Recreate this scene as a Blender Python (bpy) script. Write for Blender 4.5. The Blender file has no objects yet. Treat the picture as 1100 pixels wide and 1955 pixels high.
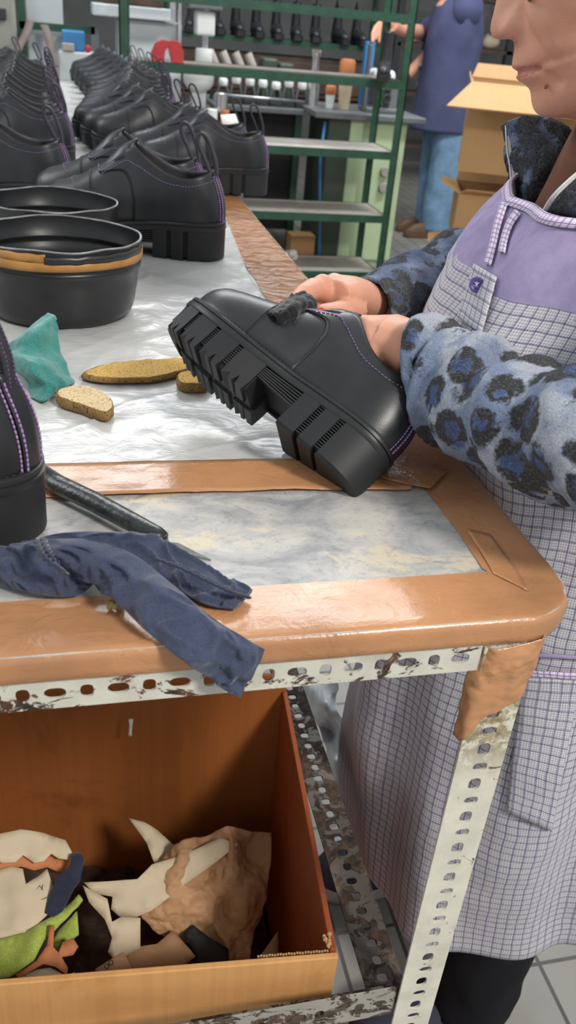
import bpy, bmesh, math, random
import numpy as np
from mathutils import Vector, Matrix, noise

random.seed(7)
sc = bpy.context.scene
COL = sc.collection
V = Vector
PI = math.pi

# ------------------------------------------------------------------ camera
CAM_POS = V((0.0, 0.0, 1.295))
F_PX = 1640.0
R3 = Matrix(((0.9731, -0.0419, 0.2266), (-0.2161, -0.5052, 0.8355), (0.0794, -0.8620, -0.5008)))   # camera (x right, y down, z forward) -> world
_r0 = R3.col[0].normalized()
_r2 = (R3.col[2] - _r0 * R3.col[2].dot(_r0)).normalized()
_r1 = _r2.cross(_r0)
R3 = Matrix((_r0, _r1, _r2)).transposed()
cam_d = bpy.data.cameras.new('camera')
cam = bpy.data.objects.new('camera', cam_d)
COL.objects.link(cam)
cam.matrix_world = Matrix.Translation(CAM_POS) @ Matrix((R3.col[0], -R3.col[1], -R3.col[2])).transposed().to_4x4()
cam_d.sensor_fit = 'VERTICAL'
cam_d.sensor_height = 36.0
cam_d.lens = F_PX / 1955.0 * 36.0
cam_d.clip_start = 0.02
cam_d.clip_end = 60
cam_d.dof.use_dof = True
cam_d.dof.focus_distance = 0.78
cam_d.dof.aperture_fstop = 11.0
sc.camera = cam

# ------------------------------------------------------------------ world, lamps, exposure
sc.view_settings.view_transform = 'Standard'
sc.view_settings.look = 'None'
sc.view_settings.gamma = 1.0
sc.view_settings.use_curve_mapping = False
sc.view_settings.exposure = 0.0
world = bpy.data.worlds.new('daylight')
sc.world = world
world.use_nodes = True
bgn = world.node_tree.nodes['Background']
bgn.inputs['Color'].default_value = (0.93, 0.97, 1.0, 1)
bgn.inputs['Strength'].default_value = 0.60


def area(name, loc, target, size, size_y, power, color=(1, 1, 1)):
    d = bpy.data.lights.new(name, 'AREA')
    d.shape = 'RECTANGLE'
    d.size, d.size_y, d.energy, d.color = size, size_y, power, color
    o = bpy.data.objects.new(name, d)
    COL.objects.link(o)
    o.location = loc
    o.rotation_euler = (V(target) - V(loc)).to_track_quat('-Z', 'Y').to_euler()
    return o


area('window_light', (1.55, -1.95, 3.6), (0.15, 0.6, 0.95), 0.6, 0.6, 122, (1.0, 0.955, 0.88))     # tall factory window behind the photographer
area('skylight', (0.9, 5.2, 3.9), (0.4, 2.0, 0.9), 3.2, 1.2, 120, (0.95, 0.98, 1.0))              # roof light further down the hall
area('side_skylight', (-2.6, 2.6, 3.2), (0.1, 1.0, 0.95), 1.6, 1.6, 45, (0.95, 0.98, 1.0))

area('background_fill', (2.3, 3.6, 3.6), (1.7, 5.5, 0.5), 1.4, 0.4, 85, (0.97, 1.0, 1.0))                  # unseen fill lamp, added to brighten the rack, cabinet and second worker


def ray(px, py):
    return R3 @ V(((px - 550.0) / F_PX, (py - 977.5) / F_PX, 1.0))


def on_z(px, py, z):
    r = ray(px, py)
    return CAM_POS + r * ((z - CAM_POS.z) / r.z)


def on_x(px, py, x):
    r = ray(px, py)
    return CAM_POS + r * ((x - CAM_POS.x) / r.x)


def on_y(px, py, y):
    r = ray(px, py)
    return CAM_POS + r * ((y - CAM_POS.y) / r.y)


def at_d(px, py, d):
    return CAM_POS + ray(px, py) * d


# ------------------------------------------------------------------ materials
def lin(c):
    out = []
    for v in c[:3]:
        v = v / 255.0
        out.append(v / 12.92 if v <= 0.04045 else ((v + 0.055) / 1.055) ** 2.4)
    return (out[0], out[1], out[2], 1.0)


class MT:
    """a small wrapper for building node materials"""
    def __init__(s, name):
        s.m = bpy.data.materials.new(name)
        s.m.use_nodes = True
        s.t = s.m.node_tree
        s.b = s.t.nodes['Principled BSDF']
        s._co = {}

    def n(s, typ, ins=None, **props):
        nd = s.t.nodes.new(typ)
        for k, v in props.items():
            setattr(nd, k, v)
        for k, v in (ins or {}).items():
            s.set(nd.inputs[k], v)
        return nd

    def set(s, inp, v):
        if isinstance(v, bpy.types.NodeSocket):
            s.t.links.new(v, inp)
        else:
            inp.default_value = v

    def co(s, kind='Object'):
        if kind not in s._co:
            s._co[kind] = s.n('ShaderNodeTexCoord').outputs[kind]
        return s._co[kind]

    def mapped(s, scale, kind='Object', loc=(0, 0, 0), rot=(0, 0, 0)):
        return s.n('ShaderNodeMapping', {'Vector': s.co(kind), 'Scale': scale, 'Location': loc, 'Rotation': rot}).outputs[0]

    def noise(s, scale, detail=4, rough=0.55, vec=None, dist=0.0):
        return s.n('ShaderNodeTexNoise', {'Vector': vec or s.co(), 'Scale': scale, 'Detail': detail, 'Roughness': rough, 'Distortion': dist}).outputs['Fac']

    def ramp(s, fac, stops, interp='LINEAR'):
        r = s.n('ShaderNodeValToRGB', {'Fac': fac})
        cr = r.color_ramp
        cr.interpolation = interp
        while len(cr.elements) < len(stops):
            cr.elements.new(0.5)
        for e, (p, c) in zip(cr.elements, stops):
            e.position = p
            e.color = c if len(c) == 4 else (c[0], c[1], c[2], 1)
        return r.outputs['Color']

    def step(s, fac, lo, hi):
        return s.n('ShaderNodeMapRange', {'Value': fac, 'From Min': lo, 'From Max': hi, 'To Min': 0.0, 'To Max': 1.0}, clamp=True, interpolation_type='SMOOTHSTEP').outputs[0]

    def mix(s, fac, a, b, blend='MIX'):
        nd = s.n('ShaderNodeMix', data_type='RGBA', blend_type=blend)
        s.set(nd.inputs[0], fac)
        s.set(nd.inputs[6], a)
        s.set(nd.inputs[7], b)
        return nd.outputs[2]

    def math(s, op, a, b=0.0):
        nd = s.n('ShaderNodeMath', operation=op)
        s.set(nd.inputs[0], a)
        s.set(nd.inputs[1], b)
        return nd.outputs[0]

    def bump(s, height, strength, dist=0.002, normal=None):
        ins = {'Height': height, 'Strength': strength, 'Distance': dist}
        if normal is not None:
            ins['Normal'] = normal
        return s.n('ShaderNodeBump', ins).outputs[0]

    def done(s, color=None, rough=0.5, metal=0.0, normal=None, spec=0.5, **extra):
        if color is not None:
            s.set(s.b.inputs['Base Color'], color)
        s.set(s.b.inputs['Roughness'], rough)
        s.set(s.b.inputs['Metallic'], metal)
        s.set(s.b.inputs['Specular IOR Level'], spec)
        if normal is not None:
            s.set(s.b.inputs['Normal'], normal)
        for k, v in extra.items():
            s.set(s.b.inputs[k.replace('_', ' ')], v)
        return s.m


def simple(name, c, rough=0.5, metal=0.0, var=0.12, scale=20, bumps=None, spec=0.5, **extra):
    """colour with soft noise variation and an optional fine bump"""
    t = MT(name)
    a = lin(c)
    lo = tuple(x * (1 - var) for x in a[:3]) + (1,)
    hi = tuple(min(1, x * (1 + var)) for x in a[:3]) + (1,)
    col = t.ramp(t.noise(scale), [(0.3, lo), (0.7, hi)])
    nm = None
    if bumps:
        nm = t.bump(t.noise(bumps[0], 3), bumps[1], bumps[2] if len(bumps) > 2 else 0.001)
    return t.done(col, rough, metal, nm, spec, **extra)


M = {}


def make_tape(name, c, rough=0.16, wrs=0.35):
    t = MT(name)
    n1 = t.noise(9, 4, 0.6)
    col = t.mix(t.step(n1, 0.35, 0.75), lin(c), lin([x * 0.86 for x in c]))
    col = t.mix(t.math('MULTIPLY', t.step(t.noise(160, 4, 0.7), 0.62, 0.78), 0.45), col, lin((104, 66, 40)))
    scr = t.noise(1.0, 3, 0.6, t.mapped((6, 220, 60), rot=(0, 0, 0.15)))
    wr = t.n('ShaderNodeTexNoise', {'Vector': t.mapped((1, 1, 1)), 'Scale': 38, 'Detail': 5, 'Roughness': 0.6, 'Distortion': 1.2}).outputs['Fac']
    b1 = t.bump(wr, wrs, 0.004)
    b2 = t.bump(scr, 0.18, 0.0015, b1)
    return t.done(col, t.math('ADD', t.math('MULTIPLY', t.noise(30, 3), 0.25), rough), 0, b2, 0.5, Coat_Weight=0.25, Coat_Roughness=0.08)


M['tape'] = make_tape('brown_packing_tape', (197, 142, 99))
M['tape_far'] = make_tape('brown_packing_tape_worn', (180, 124, 82), 0.08, 0.9)


def make_lino():
    t = MT('grey_marbled_linoleum')
    v = t.mapped((1, 1.6, 1))
    n1 = t.noise(16, 6, 0.62, v, 0.8)
    col = t.ramp(n1, [(0.30, lin((136, 136, 140))), (0.47, lin((174, 173, 172))), (0.60, lin((196, 192, 184))), (0.72, lin((208, 199, 180)))])
    n2 = t.noise(11, 5, 0.65, t.mapped((1, 1.8, 1), loc=(3.1, 1.7, 0)), 0.5)
    col = t.mix(t.math('MULTIPLY', t.step(n2, 0.53, 0.60), 0.75), col, lin((214, 200, 172)))
    n3 = t.noise(55, 6, 0.75, t.mapped((1, 2.2, 1), loc=(9, 2, 0)), 0.4)
    col = t.mix(t.math('MULTIPLY', t.step(n3, 0.58, 0.70), 0.5), col, lin((92, 92, 98)))
    n4 = t.noise(320, 3, 0.8)
    col = t.mix(t.math('MULTIPLY', t.step(n4, 0.62, 0.72), 0.65), col, lin((60, 58, 60)))
    n5 = t.noise(1.0, 4, 0.7, t.mapped((170, 45, 40), rot=(0, 0, 0.5)))
    col = t.mix(t.math('MULTIPLY', t.step(n5, 0.66, 0.72), 0.5), col, lin((84, 82, 82)))
    n6 = t.noise(150, 4, 0.75)
    col = t.mix(t.math('MULTIPLY', t.step(n6, 0.5, 0.68), 0.35), col, lin((122, 120, 122)))
    return t.done(col, t.math('ADD', t.math('MULTIPLY', n3, 0.3), 0.33), 0, t.bump(n3, 0.35, 0.0012), 0.45)


M['lino'] = make_lino()


def make_sheet():
    t = MT('crumpled_milky_plastic_film')
    n1 = t.noise(3.5, 4, 0.6)
    col = t.ramp(n1, [(0.3, lin((184, 184, 183))), (0.7, lin((206, 205, 202)))])
    spk = t.step(t.noise(420, 2, 0.8), 0.70, 0.76)
    col = t.mix(t.math('MULTIPLY', spk, 0.8), col, lin((70, 68, 66)))
    w1 = t.noise(14, 5, 0.55, t.mapped((1, 1.7, 1), rot=(0, 0, 0.5)), 1.5)
    ridge = t.math('ABSOLUTE', t.math('SUBTRACT', w1, 0.5))
    b1 = t.bump(t.math('POWER', ridge, 0.6), 0.22, 0.005)
    b2 = t.bump(t.noise(40, 3, 0.5, None, 2.0), 0.08, 0.003, b1)
    return t.done(col, 0.26, 0, b2, 0.36, Coat_Weight=0.06, Coat_Roughness=0.08)


M['sheet'] = make_sheet()


def make_paint(name, base, rust=(96, 62, 44), amount=0.56, rough=0.42, dark=(48, 38, 32), grime_z=None):
    t = MT(name)
    col = t.mix(t.step(t.noise(40, 4), 0.3, 0.7), lin(base), lin([x * 0.93 for x in base]))
    n1 = t.noise(42, 8, 0.72, t.mapped((1, 1, 1.6)), 0.6)
    m1 = t.step(n1, amount, amount + 0.03)
    rc = t.ramp(t.noise(120, 4), [(0.35, lin(dark)), (0.65, lin(rust))])
    if grime_z:
        zc = t.n('ShaderNodeSeparateXYZ', {0: t.co()}).outputs[2]
        zm = t.math('MULTIPLY', t.step(zc, *grime_z), t.step(t.noise(95, 6, 0.75), 0.40, 0.52))
        col = t.mix(t.math('MULTIPLY', zm, 0.85), col, t.ramp(t.noise(160, 4), [(0.35, lin((92, 74, 44))), (0.65, lin((168, 150, 104)))]))
    col = t.mix(m1, col, rc)
    gr = t.math('MULTIPLY', t.step(t.noise(14, 5, 0.7, t.mapped((1, 1, 1), loc=(4, 4, 1))), 0.52, 0.72), 0.4)
    col = t.mix(gr, col, lin((150, 132, 108)))
    return t.done(col, t.math('ADD', t.math('MULTIPLY', m1, 0.35), rough), 0.0, t.bump(t.math('SUBTRACT', 1.0, m1), 0.25, 0.0008), 0.5)


M['angle_white'] = make_paint('cream_painted_steel_chipped', (226, 222, 206), amount=0.63, grime_z=(0.79, 0.85))
M['angle_rail'] = make_paint('cream_painted_steel_rusty', (216, 214, 200), amount=0.545)
M['angle_dark'] = make_paint('grimy_dark_steel', (92, 86, 80), (74, 58, 46), 0.47, 0.5, (36, 30, 27))
M['angle_low'] = make_paint('grimy_grey_steel', (168, 164, 154), (88, 74, 62), 0.52, 0.45)


def make_card(name, c, dark=None, scale=(1, 1, 1), ribs=130, axis='x', rib=0.10, stain=0.5):
    t = MT(name)
    s = {'x': (ribs, 1, 1), 'y': (1, ribs, 1), 'z': (1, 1, ribs)}[axis]
    n1 = t.noise(1.0, 2, 0.5, t.mapped(s))
    col = t.mix(t.math('MULTIPLY', t.step(n1, 0.35, 0.65), rib * 3), lin(c), lin([x * 0.88 for x in c]))
    n2 = t.noise(7, 6, 0.65, None, 0.7)
    col = t.mix(t.math('MULTIPLY', t.step(n2, 0.52, 0.7), stain), col, lin(dark or [x * 0.7 for x in c]))
    return t.done(col, 0.62, 0, t.bump(n1, 0.25, 0.001), 0.35)


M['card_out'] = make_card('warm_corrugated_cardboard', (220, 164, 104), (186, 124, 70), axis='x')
M['card_in'] = make_card('orange_brown_cardboard', (166, 98, 48), (112, 60, 30), axis='x', stain=0.6)  # deeper orange brown than the front panel, with random blotches
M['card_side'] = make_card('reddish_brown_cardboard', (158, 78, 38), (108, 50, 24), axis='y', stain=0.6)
M['card_far'] = make_card('tan_cardboard', (184, 144, 98), (160, 120, 78), axis='x', rib=0.05, stain=0.3)
M['card_far_in'] = make_card('shaded_tan_cardboard', (168, 122, 74), (150, 108, 66), axis='x', rib=0.05, stain=0.3)


def make_leather(name, c, rough=0.36):
    t = MT(name)
    vo = t.n('ShaderNodeTexVoronoi', {'Vector': t.co(), 'Scale': 900.0}).outputs[0]
    col = t.ramp(t.noise(25, 4), [(0.3, lin([x * 0.85 for x in c])), (0.7, lin([x * 1.15 for x in c]))])
    return t.done(col, t.math('ADD', t.math('MULTIPLY', t.noise(40, 4), 0.16), rough), 0, t.bump(vo, 0.08, 0.0004, t.bump(t.noise(70, 4), 0.05, 0.002)), 0.5)


M['leather'] = make_leather('black_shoe_leather', (40, 42, 45), 0.28)
M['leather2'] = make_leather('black_shoe_leather_panel', (37, 39, 42), 0.30)
M['lining'] = simple('dark_grey_shoe_lining', (58, 56, 60), 0.7, scale=60)
M['rubber'] = simple('black_rubber_sole', (37, 38, 40), 0.55, var=0.1, scale=40, bumps=(900, 0.1, 0.0004), spec=0.4)
M['rubber2'] = simple('black_rubber_midsole', (41, 42, 44), 0.42, var=0.1, scale=40, spec=0.45)
M['thread_p'] = simple('purple_thread', (128, 104, 150), 0.6, scale=300, var=0.25)
M['thread_k'] = simple('black_thread', (30, 30, 32), 0.6)
M['thread_g'] = simple('pale_purple_thread', (156, 126, 172), 0.6, scale=300, var=0.25)
M['thread_d'] = simple('dull_purple_thread', (96, 84, 112), 0.6, scale=300)
M['loop'] = simple('black_purple_woven_tape', (48, 44, 54), 0.7, scale=500, var=0.4)
M['tub'] = simple('black_plastic_tub', (34, 35, 37), 0.34, var=0.25, scale=14, bumps=(120, 0.06, 0.001))
M['tub_tape'] = simple('tan_masking_tape', (178, 128, 66), 0.42, scale=30, var=0.2)
M['tub_tape_k'] = simple('black_tape', (42, 42, 46), 0.35, scale=30)
M['rim'] = simple('worn_plastic_rim', (132, 132, 132), 0.4, scale=60, var=0.5)


def make_rag(name, c, c2, weave=1400, rough=0.9, sheen=0.3):
    t = MT(name)
    n1 = t.noise(22, 5, 0.6)
    col = t.ramp(n1, [(0.3, lin(c)), (0.72, lin(c2))])
    w = t.noise(weave, 2, 0.7)
    col = t.mix(t.math('MULTIPLY', t.step(w, 0.45, 0.7), 0.25), col, lin([min(255, x * 1.5 + 12) for x in c2]))
    return t.done(col, rough, 0, t.bump(w, 0.35, 0.0006, t.bump(n1, 0.12, 0.004)), 0.2, Sheen_Weight=sheen)


M['navy'] = make_rag('navy_jersey_cloth', (50, 56, 76), (68, 75, 98))
M['navy_dark'] = make_rag('navy_jersey_seam', (36, 40, 56), (52, 57, 76))
M['teal'] = make_rag('teal_cloth', (38, 110, 106), (72, 140, 132), 900)
M['black_cloth'] = make_rag('black_cloth', (24, 24, 27), (38, 38, 42), 900)


def make_foam(name, c, edge):
    t = MT(name)
    n1 = t.noise(70, 5, 0.7)
    col = t.mix(t.math('MULTIPLY', t.step(n1, 0.5, 0.72), 0.5), lin(c), lin([x * 0.82 for x in c]))
    col = t.mix(t.step(t.noise(430, 3, 0.8), 0.54, 0.64), col, lin(edge))
    return t.done(col, 0.85, 0, t.bump(t.noise(700, 3, 0.7), 0.5, 0.0012), 0.25)


M['foam'] = make_foam('tan_foam', (214, 190, 148), (120, 96, 64))
M['foam_y'] = make_foam('ochre_foam', (206, 166, 92), (96, 76, 46))
M['foam_edge'] = make_foam('dirty_foam_edge', (150, 118, 72), (26, 25, 25))
M['grime'] = simple('black_grime', (48, 46, 44), 0.9, scale=200, var=0.4)


def make_skin(name, c, c2):
    t = MT(name)
    n1 = t.noise(28, 5, 0.6)
    col = t.ramp(n1, [(0.3, lin(c)), (0.7, lin(c2))])
    vo = t.n('ShaderNodeTexVoronoi', {'Vector': t.co(), 'Scale': 700.0}).outputs[0]
    b = t.bump(vo, 0.14, 0.0005, t.bump(t.noise(120, 5, 0.6), 0.12, 0.0015))
    m = t.done(col, 0.5, 0, b, 0.4, Subsurface_Weight=0.12, Subsurface_Scale=0.004)
    t.b.inputs['Subsurface Radius'].default_value = (1.0, 0.35, 0.2)
    return m


M['skin'] = make_skin('skin', (206, 146, 120), (222, 166, 140))
M['lip'] = simple('lips', (190, 122, 108), 0.45, scale=200)
M['nail'] = simple('red_nail_varnish', (206, 30, 44), 0.2)
M['hair'] = simple('brown_hair', (84, 66, 52), 0.6, scale=200, var=0.4)


def make_fleece(name, base, light, dark, blue, scale=38.0, seed=(0, 0, 0)):
    t = MT(name)
    wob = t.n('ShaderNodeTexNoise', {'Vector': t.co(), 'Scale': 55.0, 'Detail': 3.0}).outputs['Color']
    mv = t.n('ShaderNodeVectorMath', {0: wob, 1: (0.014, 0.014, 0.014)}, operation='MULTIPLY').outputs[0]
    fuzz = t.n('ShaderNodeTexNoise', {'Vector': t.co(), 'Scale': 420.0, 'Detail': 2.0}).outputs['Color']
    mv2 = t.n('ShaderNodeVectorMath', {0: fuzz, 1: (0.005, 0.005, 0.005)}, operation='MULTIPLY').outputs[0]
    p = t.n('ShaderNodeVectorMath', {0: t.mapped((1, 1, 1), loc=seed), 1: mv}, operation='ADD').outputs[0]
    p = t.n('ShaderNodeVectorMath', {0: p, 1: mv2}, operation='ADD').outputs[0]
    vo = t.n('ShaderNodeTexVoronoi', {'Vector': p, 'Scale': scale, 'Randomness': 0.85})
    d = vo.outputs['Distance']
    n1 = t.noise(26, 3)
    ground = t.mix(t.step(n1, 0.42, 0.62), lin(base), lin(light))
    centre = t.mix(t.step(t.noise(60, 2), 0.4, 0.65), lin(blue), lin([x * 0.7 for x in blue]))
    ring = t.math('MULTIPLY', t.step(d, 0.20, 0.27), t.step(d, 0.58, 0.48))
    brk = t.step(t.noise(70, 2, 0.5, t.mapped((1, 1, 1), loc=(5, 5, 5))), 0.36, 0.44)
    ring = t.math('MULTIPLY', ring, brk)
    col = t.mix(t.step(d, 0.52, 0.34), ground, centre)
    col = t.mix(ring, col, lin(dark))
    fz = t.noise(700, 3, 0.8)
    col = t.mix(t.math('MULTIPLY', t.step(fz, 0.40, 0.62), 0.5), col, t.mix(1.0, col, (0.45, 0.46, 0.5, 1), 'MULTIPLY'))
    col = t.mix(t.math('MULTIPLY', t.step(t.noise(520, 2, 0.8), 0.52, 0.66), 0.16), col, lin((225, 232, 245)))
    b = t.bump(fz, 1.0, 0.004, t.bump(t.noise(190, 3), 0.6, 0.006))
    return t.done(col, 0.95, 0, b, 0.1, Sheen_Weight=0.25, Sheen_Roughness=0.6)


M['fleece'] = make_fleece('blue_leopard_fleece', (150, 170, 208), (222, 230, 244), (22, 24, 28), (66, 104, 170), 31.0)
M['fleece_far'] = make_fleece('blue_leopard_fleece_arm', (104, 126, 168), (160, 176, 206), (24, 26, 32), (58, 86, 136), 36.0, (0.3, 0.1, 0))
M['fleece_in'] = make_fleece('dark_blue_fleece_lining', (40, 48, 70), (140, 164, 204), (20, 22, 30), (34, 40, 60), 26.0)


def make_plaid(name, base, fine, line, period=0.0105, fine_p=0.0026, amt=0.8):
    t = MT(name)
    sep = t.n('ShaderNodeSeparateXYZ', {0: t.co('UV')})
    wv = t.math('MULTIPLY', t.math('SUBTRACT', t.noise(30, 2), 0.5), 0.004)
    u = t.math('ADD', sep.outputs[0], wv)
    v = t.math('ADD', sep.outputs[1], wv)

    def lines(c, p, w):
        fr = t.math('FRACT', t.math('DIVIDE', c, p))
        d = t.math('ABSOLUTE', t.math('SUBTRACT', fr, 0.5))
        return t.step(d, w, w * 0.55)
    f = t.math('ADD', t.math('MULTIPLY', lines(u, fine_p, 0.26), 0.5), t.math('MULTIPLY', lines(v, fine_p, 0.26), 0.5))
    col = t.mix(f, lin(base), lin(fine))
    nb = t.math('MULTIPLY', t.math('ADD', t.noise(300, 2), 0.35), amt)
    col = t.mix(t.math('MULTIPLY', t.math('MINIMUM', t.math('MULTIPLY', lines(u, period, 0.105), nb), 1.0), 0.9), col, lin(line))
    col = t.mix(t.math('MULTIPLY', t.math('MINIMUM', t.math('MULTIPLY', lines(v, period, 0.105), nb), 1.0), 0.9), col, lin(line))
    st = t.step(t.noise(38, 5, 0.7), 0.66, 0.76)
    col = t.mix(t.math('MULTIPLY', st, 0.25), col, lin((96, 90, 96)))
    return t.done(col, 0.85, 0, t.bump(t.noise(900, 2), 0.2, 0.0005, t.bump(t.noise(18, 4), 0.25, 0.006)), 0.2, Sheen_Weight=0.15)


M['plaid'] = make_plaid('grey_purple_plaid_cotton', (208, 206, 210), (150, 147, 158), (82, 74, 116))
M['lavender'] = simple('lavender_cotton', (158, 146, 182), 0.85, scale=60, var=0.12, bumps=(700, 0.35, 0.0006), spec=0.2)
M['gingham'] = make_plaid('purple_gingham_binding', (232, 226, 238), (206, 190, 216), (128, 92, 160), 0.006, 0.003, 1.3)
M['button'] = simple('purple_button', (88, 70, 142), 0.3)
M['trouser'] = simple('black_trouser_cloth', (26, 25, 30), 0.9, scale=80, bumps=(60, 0.2, 0.004), spec=0.2)
M['zip'] = simple('white_zip_tape', (214, 214, 216), 0.45, scale=300)
M['zip_teeth'] = simple('silver_zip_teeth', (196, 196, 190), 0.3, 0.8)
M['turtle'] = simple('brown_knit', (112, 76, 60), 0.9, scale=60, bumps=(500, 0.3, 0.001), spec=0.2)
M['glasses'] = simple('dark_glasses_frame', (40, 44, 46), 0.25)
M['sneaker'] = simple('navy_shoe_cloth', (52, 52, 70), 0.8, scale=50)
M['sneaker_sole'] = simple('grey_shoe_sole', (168, 166, 160), 0.6, scale=50)


def make_floor():
    t = MT('grey_floor_tiles')
    br = t.n('ShaderNodeTexBrick', {'Vector': t.mapped((1, 1, 1), loc=(0.055, 0.03, 0)), 'Color1': lin((132, 131, 126)), 'Color2': lin((148, 145, 138)),
             'Mortar': lin((72, 70, 66)), 'Scale': 1.0, 'Mortar Size': 0.0035, 'Mortar Smooth': 0.2, 'Brick Width': 0.105, 'Row Height': 0.105, 'Bias': 0.0}, offset=0.0)
    n = t.noise(9, 5, 0.6)
    col = t.mix(t.math('MULTIPLY', t.step(n, 0.4, 0.75), 0.4), br.outputs['Color'], lin((118, 112, 104)))
    return t.done(col, 0.4, 0, t.bump(t.math('SUBTRACT', 1.0, br.outputs['Fac']), 0.4, 0.002), 0.45)


M['floor'] = make_floor()
M['wall'] = simple('dim_plaster_wall', (96, 96, 96), 0.9, scale=2, var=0.25)
M['green'] = simple('dark_green_paint', (38, 76, 58), 0.35, scale=20, var=0.2)
M['shelf_board'] = simple('pale_shelf_board', (176, 170, 162), 0.6, scale=12, var=0.15)
M['mint'] = simple('mint_green_enamel', (196, 218, 176), 0.4, scale=8, var=0.06)
M['mint_dark'] = simple('dark_grey_green_enamel', (72, 84, 72), 0.45, scale=8, var=0.1)
M['machine_white'] = simple('white_machine_enamel', (206, 212, 214), 0.4, scale=6, var=0.06)
M['machine_grey'] = simple('grey_machine_casting', (120, 124, 126), 0.45, 0.3, scale=20)
M['machine_dark'] = simple('dark_machine_casting', (52, 54, 56), 0.5, 0.2, scale=20)
M['chrome'] = simple('bright_steel', (210, 210, 212), 0.22, 0.9, scale=20)
M['blue'] = simple('bright_blue_enamel', (58, 130, 186), 0.4, scale=10)
M['red'] = simple('red_felt', (176, 52, 56), 0.7, scale=30)
M['white'] = simple('white_plastic', (232, 234, 232), 0.4, scale=20, var=0.05)
M['orange'] = simple('orange_jar', (196, 122, 74), 0.5)
M['coat'] = simple('blue_work_coat', (78, 82, 114), 0.9, scale=6, var=0.18, bumps=(12, 0.3, 0.01), spec=0.2)
M['jeans'] = simple('light_blue_denim', (126, 158, 190), 0.9, scale=9, var=0.3, bumps=(20, 0.3, 0.006), spec=0.2)
M['brown_shoe'] = simple('brown_leather', (104, 76, 58), 0.6)
M['wood_dark'] = simple('dark_brown_wood', (78, 58, 48), 0.6, scale=10, var=0.3)
M['strap'] = simple('grey_brown_webbing', (112, 100, 94), 0.8)
M['price'] = simple('white_paper_tag', (226, 226, 220), 0.8, var=0.03)
M['kraft'] = simple('kraft_paper', (196, 152, 112), 0.7, scale=14, var=0.12, bumps=(60, 0.3, 0.003))
M['cream_paper'] = simple('cream_paper', (216, 199, 170), 0.7, scale=10, var=0.06, bumps=(40, 0.2, 0.003))
M['tan_scrap'] = simple('orange_tan_leather_scrap', (206, 130, 82), 0.65, scale=30, var=0.15)
M['lime'] = make_rag('lime_green_felt', (146, 166, 62), (182, 200, 96), 600)
M['dark_scrap'] = simple('dark_brown_scraps', (66, 50, 40), 0.8, scale=60, var=0.5, bumps=(50, 0.6, 0.01))
M['black_scrap'] = simple('black_scrap', (30, 29, 30), 0.7)
M['knife_tape'] = simple('black_wrapping_tape', (46, 50, 50), 0.28, scale=90, var=0.5, bumps=(160, 0.5, 0.0015))
M['steel'] = simple('worn_steel', (150, 152, 148), 0.35, 0.7, scale=120, var=0.3)
M['lump'] = simple('olive_yellow_glue', (156, 140, 72), 0.6, scale=150, var=0.3)
M['ink'] = simple('black_ink', (40, 38, 40), 0.7)

# ------------------------------------------------------------------ mesh helpers
def cr(pts, n, closed=False):
    """Catmull-Rom resampling of a list of points (any dimension) to n points"""
    P = np.array(pts, float)
    m = len(P)
    out = []
    for k in range(n):
        t = k * (m / n) if closed else k * (m - 1) / (n - 1)
        i = int(math.floor(t))
        if not closed:
            i = min(i, m - 2)
        f = t - i
        if closed:
            p0, p1, p2, p3 = P[(i - 1) % m], P[i % m], P[(i + 1) % m], P[(i + 2) % m]
        else:
            p1, p2 = P[i], P[i + 1]
            p0 = P[i - 1] if i > 0 else 2 * p1 - p2
            p3 = P[i + 2] if i + 2 < m else 2 * p2 - p1
        out.append(0.5 * (2 * p1 + (p2 - p0) * f + (2 * p0 - 5 * p1 + 4 * p2 - p3) * f * f + (3 * p1 - p0 - 3 * p2 + p3) * f ** 3))
    return np.array(out)


def curve1(xs, ys):
    """smooth one dimensional curve through points"""
    xs = np.array(xs, float)
    ys = np.array(ys, float)
    d = np.gradient(ys, xs)

    def fn(x):
        if x <= xs[0]:
            return float(ys[0])
        if x >= xs[-1]:
            return float(ys[-1])
        i = int(np.searchsorted(xs, x) - 1)
        i = max(0, min(i, len(xs) - 2))
        h = xs[i + 1] - xs[i]
        t = (x - xs[i]) / h
        return float((2 * t ** 3 - 3 * t * t + 1) * ys[i] + (t ** 3 - 2 * t * t + t) * h * d[i] + (-2 * t ** 3 + 3 * t * t) * ys[i + 1] + (t ** 3 - t * t) * h * d[i + 1])
    return fn


def lerp1(xs, ys):
    return lambda x: float(np.interp(x, xs, ys))


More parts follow.
